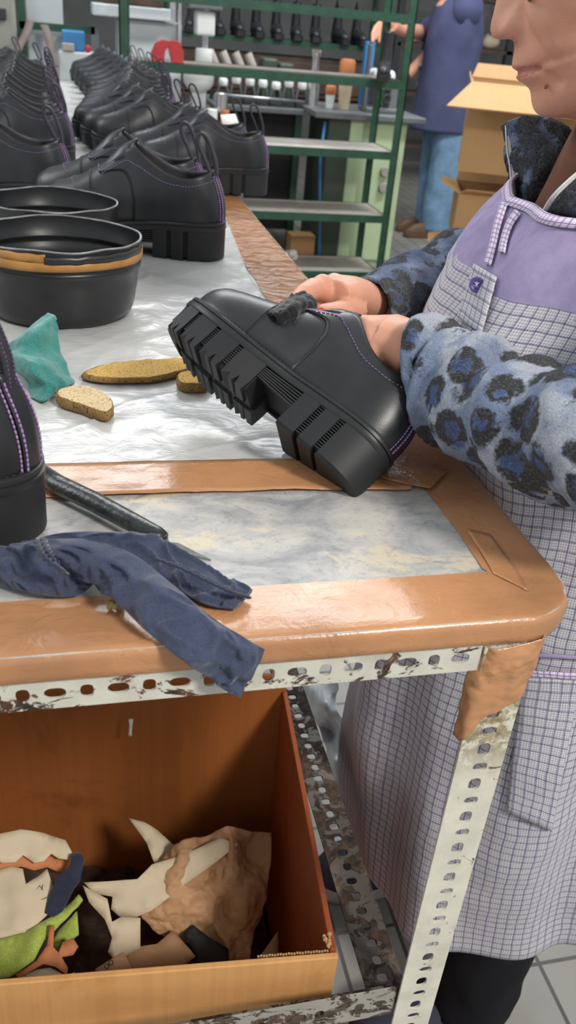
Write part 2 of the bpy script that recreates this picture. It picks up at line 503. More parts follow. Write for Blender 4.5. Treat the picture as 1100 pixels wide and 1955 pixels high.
class MB:
    def __init__(s):
        s.v, s.f, s.uv, s.mi = [], [], {}, {}

    def add(s, verts, faces, uvs=None, mi=0):
        o = len(s.v)
        s.v.extend([V(p) for p in verts])
        for k, f in enumerate(faces):
            if uvs is not None:
                s.uv[len(s.f)] = [uvs[i] for i in f] if not isinstance(uvs, dict) else uvs[k]
            if mi:
                s.mi[len(s.f)] = mi
            s.f.append([o + i for i in f])
        return o

    def grid(s, P, close_u=False, mi=0, uv=True, flip=False, uvs=1.0):
        """P[row][col] of points; metric UVs"""
        nr, nc = len(P), len(P[0])
        verts = [p for r in P for p in r]
        faces, fu = [], {}
        mid = nr // 2
        us = [0.0]
        for j in range(1, nc + (1 if close_u else 0)):
            us.append(us[-1] + (V(P[mid][j % nc]) - V(P[mid][j - 1])).length)
        mc = nc // 2
        vs = [0.0]
        for i in range(1, nr):
            vs.append(vs[-1] + (V(P[i][mc]) - V(P[i - 1][mc])).length)
        for i in range(nr - 1):
            for j in range(nc if close_u else nc - 1):
                j2 = (j + 1) % nc
                q = [i * nc + j, i * nc + j2, (i + 1) * nc + j2, (i + 1) * nc + j]
                u = [(us[j] * uvs, vs[i] * uvs), (us[j + 1] * uvs, vs[i] * uvs), (us[j + 1] * uvs, vs[i + 1] * uvs), (us[j] * uvs, vs[i + 1] * uvs)]
                if flip:
                    q.reverse()
                    u.reverse()
                fu[len(faces)] = u
                faces.append(q)
        return s.add(verts, faces, fu if uv else None, mi)

    def loft(s, rings, cap0=True, cap1=True, mi=0):
        o = s.grid(rings, True, mi)
        n = len(rings[0])
        if cap0:
            s.f.append([o + i for i in reversed(range(n))])
            if mi:
                s.mi[len(s.f) - 1] = mi
        if cap1:
            b = o + (len(rings) - 1) * n
            s.f.append([b + i for i in range(n)])
            if mi:
                s.mi[len(s.f) - 1] = mi

    def box(s, lo, hi, mat=None, mi=0):
        x0, y0, z0 = lo
        x1, y1, z1 = hi
        p = [V((x, y, z)) for z in (z0, z1) for y in (y0, y1) for x in (x0, x1)]
        if mat is not None:
            p = [mat @ q for q in p]
        s.add(p, [[0, 2, 3, 1], [4, 5, 7, 6], [0, 1, 5, 4], [2, 6, 7, 3], [0, 4, 6, 2], [1, 3, 7, 5]], None, mi)

    def tube(s, pts, r, n=10, cap=True, mi=0, flat=None):
        """tube along points; r a number or list; flat=(ry factor)"""
        pts = [V(p) for p in pts]
        m = len(pts)
        rs = [r] * m if not hasattr(r, '__len__') else list(r)
        rings = []
        up = None
        for i in range(m):
            t = (pts[min(i + 1, m - 1)] - pts[max(i - 1, 0)]).normalized()
            if up is None:
                a = V((0, 0, 1)) if abs(t.z) < 0.9 else V((1, 0, 0))
                up = (a - t * a.dot(t)).normalized()
            else:
                up = (up - t * up.dot(t)).normalized()
            sd = t.cross(up)
            rings.append([pts[i] + (up * math.sin(2 * PI * k / n) * (flat or 1.0) + sd * math.cos(2 * PI * k / n)) * rs[i] for k in range(n)])
        s.loft(rings, cap, cap, mi)

    def cyl(s, p0, p1, r0, r1=None, n=20, mi=0):
        s.tube([p0, p1], [r0, r0 if r1 is None else r1], n, True, mi)

    def ball(s, c, r, mat=None, nu=20, nv=12, mi=0):
        r = V((r, r, r)) if not hasattr(r, '__len__') else V(r)
        rings = []
        for i in range(nv + 1):
            a = -PI / 2 + PI * i / nv
            a = max(-PI / 2 + 0.02, min(PI / 2 - 0.02, a))
            ring = []
            for k in range(nu):
                b = 2 * PI * k / nu
                p = V((r.x * math.cos(a) * math.cos(b), r.y * math.cos(a) * math.sin(b), r.z * math.sin(a)))
                if mat is not None:
                    p = mat @ p
                ring.append(p + V(c))
            rings.append(ring)
        s.loft(rings, True, True, mi)

    def lathe(s, prof, c=(0, 0, 0), n=40, caps=(False, False), sx=1.0, sy=1.0, mi=0):
        rings = [[V((c[0] + r * sx * math.cos(2 * PI * k / n), c[1] + r * sy * math.sin(2 * PI * k / n), c[2] + z)) for k in range(n)] for r, z in prof]
        s.loft(rings, caps[0], caps[1], mi)

    def prism(s, poly, z0, z1, tf=None, mi=0):
        """extrude a 2D polygon; tf maps (x,y,z) to a point"""
        tf = tf or (lambda x, y, z: V((x, y, z)))
        n = len(poly)
        vs = [tf(x, y, z0) for x, y in poly] + [tf(x, y, z1) for x, y in poly]
        fs = [[i, (i + 1) % n, n + (i + 1) % n, n + i] for i in range(n)] + [list(reversed(range(n))), list(range(n, 2 * n))]
        s.add(vs, fs, None, mi)

    def build(s, name, mats, parent=None, smooth=True, angle=40, solid=0.0, bevel=0.0, sub=0, solid_off=-1.0, mo=0, loc=None, bseg=2):
        me = bpy.data.meshes.new(name)
        me.from_pydata([tuple(p) for p in s.v], [], s.f)
        if not isinstance(mats, (list, tuple)):
            mats = [mats]
        for m in mats:
            me.materials.append(m)
        if s.uv:
            ul = me.uv_layers.new(name='UVMap')
            for fi, u in s.uv.items():
                p = me.polygons[fi]
                for k, li in enumerate(p.loop_indices):
                    ul.data[li].uv = u[k]
        for fi, k in s.mi.items():
            me.polygons[fi].material_index = k
        me.validate()
        bm = bmesh.new()
        bm.from_mesh(me)
        bmesh.ops.remove_doubles(bm, verts=bm.verts, dist=1e-6)
        bmesh.ops.recalc_face_normals(bm, faces=bm.faces)
        bm.to_mesh(me)
        bm.free()
        if smooth:
            me.polygons.foreach_set('use_smooth', [True] * len(me.polygons))
            if angle and angle < 180:
                me.set_sharp_from_angle(angle=math.radians(angle))
        o = bpy.data.objects.new(name, me)
        COL.objects.link(o)
        if parent is not None:
            o.parent = parent
        if loc is not None:
            o.location = loc
        if sub:
            md = o.modifiers.new('sub', 'SUBSURF')
            md.levels = md.render_levels = sub
        if solid:
            md = o.modifiers.new('solid', 'SOLIDIFY')
            md.thickness = solid
            md.offset = solid_off
            md.material_offset = mo
        if bevel:
            md = o.modifiers.new('bevel', 'BEVEL')
            md.width = bevel
            md.segments = bseg
            md.limit_method = 'ANGLE'
            md.angle_limit = math.radians(35)
        return o


def tag(o, label=None, cat=None, group=None, kind=None):
    if label:
        o['label'] = label
    if cat:
        o['category'] = cat
    if group:
        o['group'] = group
    if kind:
        o['kind'] = kind
    return o


def thing(name, label, cat, loc=(0, 0, 0), group=None, rot=None):
    o = bpy.data.objects.new(name, None)
    COL.objects.link(o)
    o.location = loc
    o.empty_display_size = 0.05
    if rot is not None:
        o.rotation_euler = rot
    return tag(o, label, cat, group)


def kids(o):
    return [c for c in bpy.data.objects if c.parent == o]


def dup(root, label=None, group=None):
    r = root.copy()
    COL.objects.link(r)
    if label:
        r['label'] = label
    if group:
        r['group'] = group
    for ch in kids(root):
        c = ch.copy()
        COL.objects.link(c)
        c.parent = r
        for g in kids(ch):
            d = g.copy()
            COL.objects.link(d)
            d.parent = c
    return r


def nz(p, s, seed=0.0):
    return noise.noise(V(p) * s + V((seed, seed * 1.7, seed * 0.3)))


def sheet_pts(ctrl, nr, nc):
    """smooth a small control grid of points into nr x nc points"""
    C = np.array([[tuple(p) for p in r] for r in ctrl], float)
    rows = np.array([cr(r, nc) for r in C])
    out = np.array([cr(rows[:, j], nr) for j in range(nc)])
    return [[V(out[j][i]) for j in range(nc)] for i in range(nr)]


def wrinkle(P, amp, scale, seed=0.0, axis=None):
    """push a grid of points along its normals by noise"""
    nr, nc = len(P), len(P[0])
    Q = []
    for i in range(nr):
        row = []
        for j in range(nc):
            du = P[i][min(j + 1, nc - 1)] - P[i][max(j - 1, 0)]
            dv = P[min(i + 1, nr - 1)][j] - P[max(i - 1, 0)][j]
            n = du.cross(dv)
            n = n.normalized() if n.length > 1e-12 else V((0, 0, 1))
            if axis is not None:
                n = V(axis)
            a = noise.fractal(P[i][j] * scale + V((seed, seed, seed)), 0.9, 2.0, 4)
            row.append(P[i][j] + n * amp * a)
        Q.append(row)
    return Q


def smooth_closed(pts, n):
    return [tuple(p) for p in cr(pts, n, True)]
# ------------------------------------------------------------------ floor and walls
mb = MB()
mb.box((-4.5, -2.5, -0.06), (6.5, 9.5, 0.0))
tag(mb.build('floor', M['floor'], None, False), kind='structure')
mb = MB()
mb.box((-4.5, 9.5, -0.06), (6.5, 9.6, 5.0))
tag(mb.build('wall_back', M['wall'], None, False), kind='structure')

# ------------------------------------------------------------------ workbench
TOP = 0.95
XR, YF = 0.341, 0.418
bench = thing('workbench', 'packing-tape edged workbench with grey marbled top on a slotted steel angle frame', 'workbench', (0.0, 1.2, 0.0))
BL = V((0.0, 1.2, 0.0))


def bpart(mb, name, mats, **kw):
    mb.v = [p - BL for p in mb.v]
    return mb.build(name, mats, bench, **kw)


RC = 0.05
poly = [(-1.2, YF + 0.002), (XR - RC, YF + 0.002)]
for k in range(1, 9):
    a = -PI / 2 + PI / 2 * k / 8
    poly.append((XR - RC + (RC - 0.002) * math.cos(a), YF + RC + (RC - 0.002) * math.sin(a)))
poly += [(XR - 0.002, 4.45), (-1.2, 4.45)]
mb = MB()
mb.prism(poly, TOP - 0.021, TOP)
bpart(mb, 'tabletop', M['lino'], smooth=False)

# tape that wraps the edge
stations = []
x = -1.2
while x < XR - RC - 0.001:
    stations.append((V((x, YF)), V((0, -1)), V((min(x, 0.284), 0.476)), 0.0))
    x += 0.012
for k in range(19):
    a = -PI / 2 + PI / 2 * k / 18
    f = k / 18
    inner = V((0.284 + 0.001 * math.sin(f * PI), 0.476 + 0.002 * f))
    stations.append((V((XR - RC + RC * math.cos(a), YF + RC + RC * math.sin(a))), V((math.cos(a), math.sin(a))), inner, math.sin(f * PI)))
y = YF + RC + 0.012
while y < 4.45:
    xin = 0.284 if y < 0.6 else 0.284 - 0.03 * min(1, (y - 0.6) / 0.5)
    stations.append((V((XR, y)), V((1, 0)), V((xin + 0.002 * nz((0, y, 0), 14), max(0.478, y))), 0.0))
    y += 0.016 if y < 2 else 0.05
rows = []
for po, nrm, pi_, cn in stations:
    base = po - nrm * 0.006
    prof = []
    for q in range(9):
        f = q / 8
        p = pi_.lerp(base, f)
        prof.append((V((p.x, p.y, TOP + 0.0011)), V((0, 0, 1)), 0.5 + 0.9 * f if 0 < q else 0.0))
    for q in range(1, 5):
        a = PI / 2 * q / 4
        p = base + nrm * 0.006 * math.sin(a)
        prof.append((V((p.x, p.y, TOP + 0.0011 - 0.006 * (1 - math.cos(a)))), V((nrm.x * math.sin(a), nrm.y * math.sin(a), math.cos(a))), 1.2))
    for z in (0.941, 0.936, 0.931):
        prof.append((V((po.x, po.y, z)), V((nrm.x, nrm.y, 0)), 1.3))
    for d in (0.004, 0.012, 0.022):
        p = po - nrm * d
        prof.append((V((p.x, p.y, 0.9275)), V((0, 0, -1)), 0.3))
    row = []
    for p, n, w in prof:
        amp = 0.0003 + 0.0009 * cn
        a = noise.fractal(V((p.x * 20, p.y * 20, p.z * 90)), 0.8, 2.1, 4) * amp * w
        a *= 1.0 if po.y < 0.74 else 2.2
        a += 0.0003 * w * math.sin(p.x * 40 + p.y * 300 + 6 * nz(p, 12)) * (1 if cn > 0 or po.y > 0.7 else 0.15)
        row.append(p + n * max(a, -0.0006))
    rows.append(row)
cut = max(i for i, s in enumerate(stations) if s[0].y < 0.74)
mb = MB()
mb.grid(rows[:cut + 1])
mb.grid(rows[cut:], mi=1)
bpart(mb, 'edge_tape', [M['tape'], M['tape_far']], angle=60)


def strip(name, pts0, pts1, n, m, amp, mat, z=TOP + 0.0016, seed=0):
    P = []
    a0, a1 = cr(pts0, n), cr(pts1, n)
    for i in range(n):
        r = []
        for j in range(m):
            f = j / (m - 1)
            p = a0[i] * (1 - f) + a1[i] * f
            q = V((p[0], p[1], 0))
            r.append(V((p[0], p[1], z + amp * max(-0.3, noise.fractal(q * 22 + V((seed, 0, 0)), 0.8, 2, 4)))))
        P.append(r)
    mb = MB()
    mb.grid(P)
    return bpart(mb, name, mat, angle=80, solid=0.0004)


strip('cross_tape', [(-1.2, 0.606), (-0.4, 0.608), (0, 0.610), (0.16, 0.607), (0.27, 0.600)], [(-1.2, 0.668), (-0.4, 0.668), (0, 0.667), (0.16, 0.663), (0.288, 0.662)], 120, 10, 0.0012, M['tape'], TOP + 0.003)
strip('tape_patch', [(0.245, 0.622), (0.262, 0.61), (0.286, 0.598)], [(0.262, 0.655), (0.285, 0.648), (0.315, 0.63)], 14, 8, 0.0008, M['tape_far'], TOP + 0.0045, 3)
strip('tape_patch', [(0.288, 0.472), (0.2905, 0.50), (0.2925, 0.535)], [(0.304, 0.448), (0.308, 0.478), (0.309, 0.525)], 12, 6, 0.0006, M['tape'], TOP + 0.0022, 5)


# slotted steel angle
def slotted(mb, L, W, pitch, first, kinds, tf, th=0.002, mi=0):
    """kinds: cycle of (ru, rv); tf(u, v, w) -> point"""
    nh = int((L - first) / pitch) + 1
    for h in range(nh):
        uc = first + h * pitch
        ua = 0.0 if h == 0 else uc - pitch / 2
        ub = L if h == nh - 1 else uc + pitch / 2
        if ub <= ua:
            continue
        ru, rv, off = kinds[h % len(kinds)]
        vc = W / 2 + off
        corners = [(ua, 0), (ub, 0), (ub, W), (ua, W)]
        angs = [2 * PI * k / 18 for k in range(18)] + [math.atan2(b - vc, a - uc) % (2 * PI) for a, b in corners]
        angs.sort()
        outer, inner = [], []
        for a in angs:
            c, s_ = math.cos(a), math.sin(a)
            tx = ((ub - uc) if c > 0 else (ua - uc)) / c if abs(c) > 1e-9 else 1e9
            ty = ((W - vc) if s_ > 0 else (0 - vc)) / s_ if abs(s_) > 1e-9 else 1e9
            t = min(tx, ty)
            outer.append((uc + c * t, vc + s_ * t))
            r = (abs(c / ru) ** 2.8 + abs(s_ / rv) ** 2.8) ** (-1 / 2.8)
            inner.append((uc + c * r, vc + s_ * r))
        n = len(angs)
        vs, fs = [], []
        for w in (0.0, th):
            vs += [tf(u, v, w) for u, v in outer] + [tf(u, v, w) for u, v in inner]
        for k in range(n):
            k2 = (k + 1) % n
            fs.append([k, k2, n + k2, n + k])
            fs.append([2 * n + k, 3 * n + k, 3 * n + k2, 2 * n + k2])
            fs.append([n + k, n + k2, 3 * n + k2, 3 * n + k])
            fs.append([k, 2 * n + k, 2 * n + k2, k2])
        mb.add(vs, fs, None, mi)


WIDE, TALL = (0.0068, 0.0043, 0.0), (0.0042, 0.0052, 0.0)
# front rail under the tabletop
mb = MB()
slotted(mb, 1.46, 0.0245, 0.0194, 0.0092, [WIDE, TALL], lambda u, v, w: V((-1.198 + u, 0.4205 + w, 0.9065 + v)))
mb.box((-1.198, 0.4225, 0.9265), (0.262, 0.455, 0.9285))
bpart(mb, 'front_rail', M['angle_rail'], smooth=False)
# right front leg, an angle with two slotted faces
LEGK = [(0.0052, 0.0064, 0.0), (0.0060, 0.0042, 0.0008)]
mb = MB()
slotted(mb, 0.928, 0.039, 0.0186, 0.010, [(b, a, o) for a, b, o in LEGK], lambda u, v, w: V((0.263 + v, 0.4185 + w, u)))
mb.box((0.3005, 0.4205, 0), (0.302, 0.428, 0.928))
bpart(mb, 'leg', M['angle_white'], smooth=False)
for (lx, ly, sy) in ((-1.19, 0.4185, 1), (-1.19, 4.42, -1), (0.262, 4.42, -1)):
    mb = MB()
    mb.box((lx, min(ly, ly + sy * 0.002), 0), (lx + 0.039, max(ly, ly + sy * 0.002), 0.928))
    mb.box((lx + (0.037 if lx > 0 else 0), min(ly, ly + sy * 0.036), 0), (lx + (0.039 if lx > 0 else 0.002), max(ly, ly + sy * 0.036), 0.928))
    bpart(mb, 'leg', M['angle_white'], smooth=False)
# low side rail and low front rail
mb = MB()
slotted(mb, 2.4, 0.040, 0.0186, 0.012, [(0.0046, 0.0058, 0.0), (0.0052, 0.0046, 0.0)], lambda u, v, w: V((0.247 + v, 0.45 + u, 0.470 + w)))
mb.box((0.285, 0.45, 0.430), (0.287, 2.85, 0.470))
bpart(mb, 'side_rail', M['angle_dark'], smooth=False)
mb = MB()
slotted(mb, 1.46, 0.042, 0.0194, 0.0092, [(0.0068, 0.0050, 0.0), (0.0046, 0.0058, 0.0)], lambda u, v, w: V((-1.198 + u, 0.4225 + w, 0.478 + v)))
mb.box((-1.198, 0.4245, 0.478), (0.262, 0.449, 0.480))
bpart(mb, 'front_rail', M['angle_low'], smooth=False)
# tape wound round the top of the leg
ctrl = [
    [V((0.262, 0.424, 0.9275)), V((0.270, 0.4155, 0.9285)), V((0.285, 0.4155, 0.930)), V((0.301, 0.4165, 0.932)), V((0.312, 0.424, 0.935)), V((0.318, 0.436, 0.936))],
    [V((0.259, 0.425, 0.912)), V((0.268, 0.4150, 0.914)), V((0.284, 0.4130, 0.915)), V((0.300, 0.4145, 0.916)), V((0.309, 0.422, 0.917)), V((0.312, 0.440, 0.917))],
    [V((0.2575, 0.426, 0.895)), V((0.264, 0.4160, 0.897)), V((0.282, 0.4150, 0.899)), V((0.298, 0.4155, 0.898)), V((0.306, 0.421, 0.898)), V((0.307, 0.440, 0.897))],
    [V((0.2585, 0.427, 0.875)), V((0.263, 0.4165, 0.877)), V((0.282, 0.4155, 0.879)), V((0.297, 0.4160, 0.880)), V((0.304, 0.421, 0.882)), V((0.305, 0.440, 0.881))],
    [V((0.2600, 0.428, 0.838)), V((0.2625, 0.4170, 0.842)), V((0.274, 0.4165, 0.862)), V((0.290, 0.4165, 0.872)), V((0.304, 0.421, 0.874)), V((0.305, 0.440, 0.872))],
]
P = wrinkle(sheet_pts(ctrl, 46, 40), 0.0017, 85, 2.0)
mb = MB()
mb.grid(P)
bpart(mb, 'leg_tape', M['tape'], angle=50, solid=0.0004)
P = wrinkle(sheet_pts([[V((0.342, 0.470, 0.935)), V((0.343, 0.505, 0.936))], [V((0.340, 0.474, 0.915)), V((0.341, 0.498, 0.916))], [V((0.338, 0.478, 0.900)), V((0.338, 0.489, 0.898))]], 14, 8), 0.0008, 90, 4)
mb = MB()
mb.grid(P)
bpart(mb, 'loose_tape', M['tape'], angle=80, solid=0.0003)

# ------------------------------------------------------------------ plastic film on the bench
ctrl = []
for y in (0.645, 0.70, 0.78, 0.86, 0.95, 1.1, 1.25, 1.45, 1.7, 2.0, 3.2, 4.4):
    xe = float(np.interp(y, [0.645, 0.72, 0.9, 1.23, 1.45, 1.75, 2.0, 4.4], [0.262, 0.27, 0.262, 0.247, 0.262, 0.281, 0.285, 0.285]))
    ctrl.append([V((xx, y, TOP + 0.0022)) for xx in (-1.15, -0.6, -0.3, -0.12, 0.0, 0.1, 0.18, xe)])
P = sheet_pts(ctrl, 190, 230)
for row in P:
    for p in row:
        q = V((p.x * 1.0, p.y * 0.9, 0))
        a = noise.fractal(q * 16 + V((noise.noise(q * 6), 0, 0)) * 1.5, 0.8, 2.1, 5)
        b = abs(noise.noise(q * 9 + V((3, 1, 0))))
        c = abs(noise.noise(V((q.x * 6 + q.y * 3, q.y * 9 - q.x * 2, 0)) + V((8, 2, 0))))
        p.z += 0.0011 * max(-0.4, a) + 0.0025 * max(0, 0.16 - b) / 0.16 * 0.5 + 0.0016 * max(0, 0.06 - c) / 0.06
        if p.y < 0.68:
            p.z = min(p.z, TOP + 0.0026)
mb = MB()
mb.grid(P)
tag(mb.build('plastic_film', M['sheet'], None, angle=180, solid=0.0002), 'crumpled milky plastic film spread over the bench top under the tubs and shoes', 'plastic sheet')
ctrl = [[on_x(572, 1296, .40), on_x(610, 1294, .43), on_x(650, 1290, .40)], [on_x(590, 1345, .41), on_x(615, 1345, .38), on_x(642, 1340, .41)],
        [on_x(610, 1395, .40), on_x(635, 1400, .425), on_x(657, 1395, .41)], [on_x(628, 1450, .40), on_x(640, 1450, .39), on_x(654, 1445, .41)], [on_x(638, 1500, .40), on_x(642, 1505, .41), on_x(648, 1500, .40)]]
mb = MB()
mb.grid(wrinkle(sheet_pts(ctrl, 30, 24), 0.006, 18, 6))
t_ = simple('hanging_grey_film', (214, 222, 228), 0.25, scale=9, var=0.15, bumps=(30, 0.3, 0.006))
bpart(mb, 'hanging_film', t_, angle=180, solid=0.0006)


# ------------------------------------------------------------------ tubs
def tub(cx, cy, r, H, label, tape):
    t = thing('plastic_tub', label, 'tub', (cx, cy, TOP + 0.003), 'cut down black tubs')
    prof = [(0.0001, 0.0), (r * 0.80, 0.0), (r * 0.86, 0.004), (r * 0.90, 0.014), (r * 0.945, H * 0.45), (r * 0.955, H * 0.62), (r * 0.985, H * 0.65), (r * 0.99, H * 0.70),
            (r * 0.965, H * 0.72), (r * 0.965, H * 0.75), (r * 0.995, H * 0.78), (r * 1.0, H * 0.97), (r * 1.0, H)]
    inn = [(r * 0.975, H), (r * 0.972, H * 0.80), (r * 0.94, H * 0.76), (r * 0.94, H * 0.73), (r * 0.962, H * 0.71), (r * 0.96, H * 0.66), (r * 0.93, H * 0.62), (r * 0.92, H * 0.45),
           (r * 0.925, H * 0.43), (r * 0.90, H * 0.40), (r * 0.87, 0.018), (r * 0.80, 0.006), (0.0001, 0.006)]
    mb = MB()
    mb.lathe(prof + inn, (0, 0, 0), 72, sx=1.03, sy=0.98)
    for v in mb.v:
        if v.z > H * 0.9:
            v.z += 0.0025 * noise.noise(V((v.x * 20, v.y * 20, cx * 9)))
    mb.build('bowl', M['tub'], t, angle=55)
    mb = MB()
    mb.lathe([(r * 1.001, H + 0.0002), (r * 0.9995, H + 0.0016), (r * 0.977, H + 0.0016), (r * 0.976, H + 0.0002)], (0, 0, 0), 72, sx=1.03, sy=0.98)
    for v in mb.v:
        v.z += 0.0025 * noise.noise(V((v.x * 20, v.y * 20, cx * 9)))
    mb.build('rim', M['rim'], t)
    if tape:
        def band(z0, z1, a0, a1, off, name, mat):
            mb = MB()
            n = 70
            P = []
            for z in (z0, (z0 + z1) / 2, z1):
                P.append([V(((r + off) * 1.03 * math.cos(a0 + (a1 - a0) * k / n), (r + off) * 0.98 * math.sin(a0 + (a1 - a0) * k / n), z + 0.0015 * noise.noise(V((k * 0.15, z * 9, 1))))) for k in range(n + 1)])
            mb.grid(P)
            mb.build(name, mat, t, solid=0.0005)
        band(H * 0.775, H * 0.885, 0, 2 * PI, 0.0009, 'tape_band', M['tub_tape'])
        band(H * 0.885, H * 0.985, math.radians(205), math.radians(263), 0.0009, 'tape_band', M['tub_tape'])
        band(H * 0.87, H * 0.96, math.radians(262), math.radians(345), 0.0013, 'tape_band', M['tub_tape_k'])
    return t


tub(-0.022, 1.088, 0.097, 0.092, 'black plastic tub with a tan tape band round its rim, on the plastic film', True)
tub(-0.032, 1.270, 0.088, 0.095, 'black plastic tub behind the tape-banded tub, its bare rim showing', False)


# ------------------------------------------------------------------ small things on the bench
def slab(name, px, z0, th, mats, label, cat, group=None, taper=0.93, n=44, solidname='top'):
    pts = [on_z(x, y, z0 + th) for x, y in px]
    c = sum(pts, V()) / len(pts)
    out = smooth_closed([(p.x - c.x, p.y - c.y) for p in pts], n)
    mb = MB()
    rings = []
    for s, z in ((taper * 0.97, 0), (0.995, th * 0.25), (1.0, th * 0.6), (0.975, th * 0.93), (0.93, th)):
        rings.append([V((x * s + 0.0012 * nz((x, y, z), 130), y * s + 0.0012 * nz((x, y, z + 4), 130), z + (0.0008 * nz((x, y, 1), 120) if z > 0 else 0))) for x, y in out])
    mb.loft(rings, True, False, 1)
    top = []
    for s in (0.93, 0.7, 0.45, 0.2, 0.02):
        top.append([V((x * s, y * s, th + (0.0010 * nz((x * s, y * s, 2), 60) if s < 0.93 else 0.0008 * nz((x * 1.0, y * 1.0, 1), 120)))) for x, y in out])
    mb.loft(top, False, True, 0)
    o = mb.build(name, mats, None, angle=180, loc=(c.x, c.y, z0))
    return tag(o, label, cat, group)


Z0 = TOP + 0.004
slab('foam_insole', [(156, 710), (200, 694), (262, 687), (330, 683), (385, 682), (392, 694), (345, 708), (288, 720), (215, 722), (170, 718)], Z0, 0.007, [M['foam_y'], M['foam_edge']],
     'long narrow ochre foam insole strip with a blackened pointed tip', 'foam pad')
slab('foam_pad', [(106, 749), (120, 738), (152, 734), (186, 741), (210, 757), (218, 774), (207, 787), (175, 779), (138, 766), (114, 758)], Z0, 0.011, [M['foam'], M['foam_edge']],
     'oval cream foam pad with dirty edges beside the teal cloth', 'foam pad')
slab('foam_pad', [(338, 716), (350, 708), (392, 702), (402, 715), (396, 730), (362, 732), (342, 728)], Z0, 0.011, [M['foam_y'], M['foam_edge']],
     'small square foam scrap below the long insole, touching the held shoe toe', 'foam pad')


def cloth_thing(name, layers, mat, label, cat, amp=0.004, sc_=26, nr=60, nc=26, group=None, solid=0.0, extra=None):
    """each layer is a list of stations (upper point, lower point, rise): a flattened closed tube of cloth"""
    mb = MB()
    for li, st in enumerate(layers):
        arr = cr([tuple(u) + tuple(l) + (h,) for u, l, h in st], nr)
        rings = []
        for i, a in enumerate(arr):
            U, L_, h = V(a[0:3]), V(a[3:6]), a[6]
            mid, half = (U + L_) / 2, (U - L_) / 2
            tang = V(arr[min(i + 1, nr - 1)][0:3]) + V(arr[min(i + 1, nr - 1)][3:6]) - V(arr[max(i - 1, 0)][0:3]) - V(arr[max(i - 1, 0)][3:6])
            up = tang.cross(half)
            if up.length < 1e-9:
                up = V((0, 0, 1))
            up.normalize()
            if up.z < 0:
                up = -up
            ring = []
            for k in range(nc):
                t = 2 * PI * k / nc
                s, c = math.sin(t), math.cos(t)
                c2 = math.copysign(abs(c) ** 0.75, c)
                ridge = math.exp(-((noise.noise(V((i * 0.07, c * 1.6, li * 5.0))) / 0.16) ** 2)) - 0.4
                p = mid + half * c2 + up * (h * s if s > 0 else 0.0025 * s)
                w = noise.fractal(p * sc_ + V((li * 3.3, 0, 0)), 0.8, 2.0, 4)
                w2 = noise.noise(V((p.x, p.y, p.z)) * sc_ * 0.6 + V((c * 1.2, li, 0)))
                p = p + up * amp * (w * 0.7 + w2 * 0.8 + 1.1 * ridge * min(1.0, 2.2 * abs(s))) * (1.0 if s > 0 else 0.15)
                ring.append(p)
            rings.append(ring)
        mb.loft(rings)
    o = mb.build(name, mat, None, angle=180)
    return tag(o, label, cat, group), mb


def T(px, py, z=0.956):
    return on_z(px, py, z)


def Fy(px, py, y):
    return on_y(px, py, y)


layA = [(T(40, 1036, .972), T(70, 1075, .957), .004), (T(130, 1016, .980), T(170, 1075, .958), .006), (T(240, 1018, .976), T(262, 1090, .958), .007), (T(330, 1042, .965), T(335, 1125, .957), .006),
        (T(410, 1090, .959), T(395, 1155, .956), .004), (T(482, 1128, .957), T(446, 1163, .955), .003)]
layB = [(T(84, 1030, .984), T(112, 1090, .966), .006), (T(165, 1030, .992), T(196, 1116, .962), .012), (T(250, 1056, .990), T(240, 1160, .956), .016), (T(325, 1112, .980), T(294, 1216, .954), .012),
        (T(405, 1178, .962), T(350, 1262, .953), .008), (Fy(465, 1216, .413), Fy(412, 1303, .409), .007), (Fy(506, 1240, .408), Fy(455, 1332, .405), .005)]
layC = [(T(-60, 1066, .960), T(-55, 1106, .954), .005), (T(10, 1046, .970), T(25, 1124, .955), .009), (T(75, 1032, .982), T(90, 1138, .956), .007), (T(130, 1046, .980), T(150, 1136, .956), .006), (T(170, 1074, .972), T(185, 1110, .958), .004)]
rag, _ = cloth_thing('navy_rag', [layA, layB, layC], M['navy'], 'crumpled navy jersey rag hanging over the front edge of the bench', 'rag', 0.0042, 24, 120, 56)
# flatlock seams on the rag
def seam(pts, parent, name='seam', r=0.0011, mat='navy_dark', wob=0.0012, step=0.0022):
    mb = MB()
    tot = cr([tuple(p) for p in pts], 160)
    ps = [V(p) for p in tot]
    L_ = sum((ps[i + 1] - ps[i]).length for i in range(len(ps) - 1))
    n = max(6, int(L_ / step))
    ps = [V(p) for p in cr([tuple(p) for p in pts], n)]
    for off in (-1, 1):
        path = []
        for i, p in enumerate(ps):
            t = (ps[min(i + 1, n - 1)] - ps[max(i - 1, 0)]).normalized()
            sd = t.cross(V((0, 0, 1))).normalized()
            path.append(p + sd * (wob * off * (1 if i % 2 else 0.2)))
        mb.tube(path, r, 5)
    return mb.build(name, M[mat], parent, angle=180)


seam([T(298, 1066, .988), T(345, 1083, .981), T(400, 1110, .974), T(440, 1128, .969), T(478, 1141, .961)], rag)
seam([T(76, 1030, .995), T(84, 1052, .996), T(100, 1074, .992), T(124, 1096, .980)], rag, r=0.0018, wob=0.003)

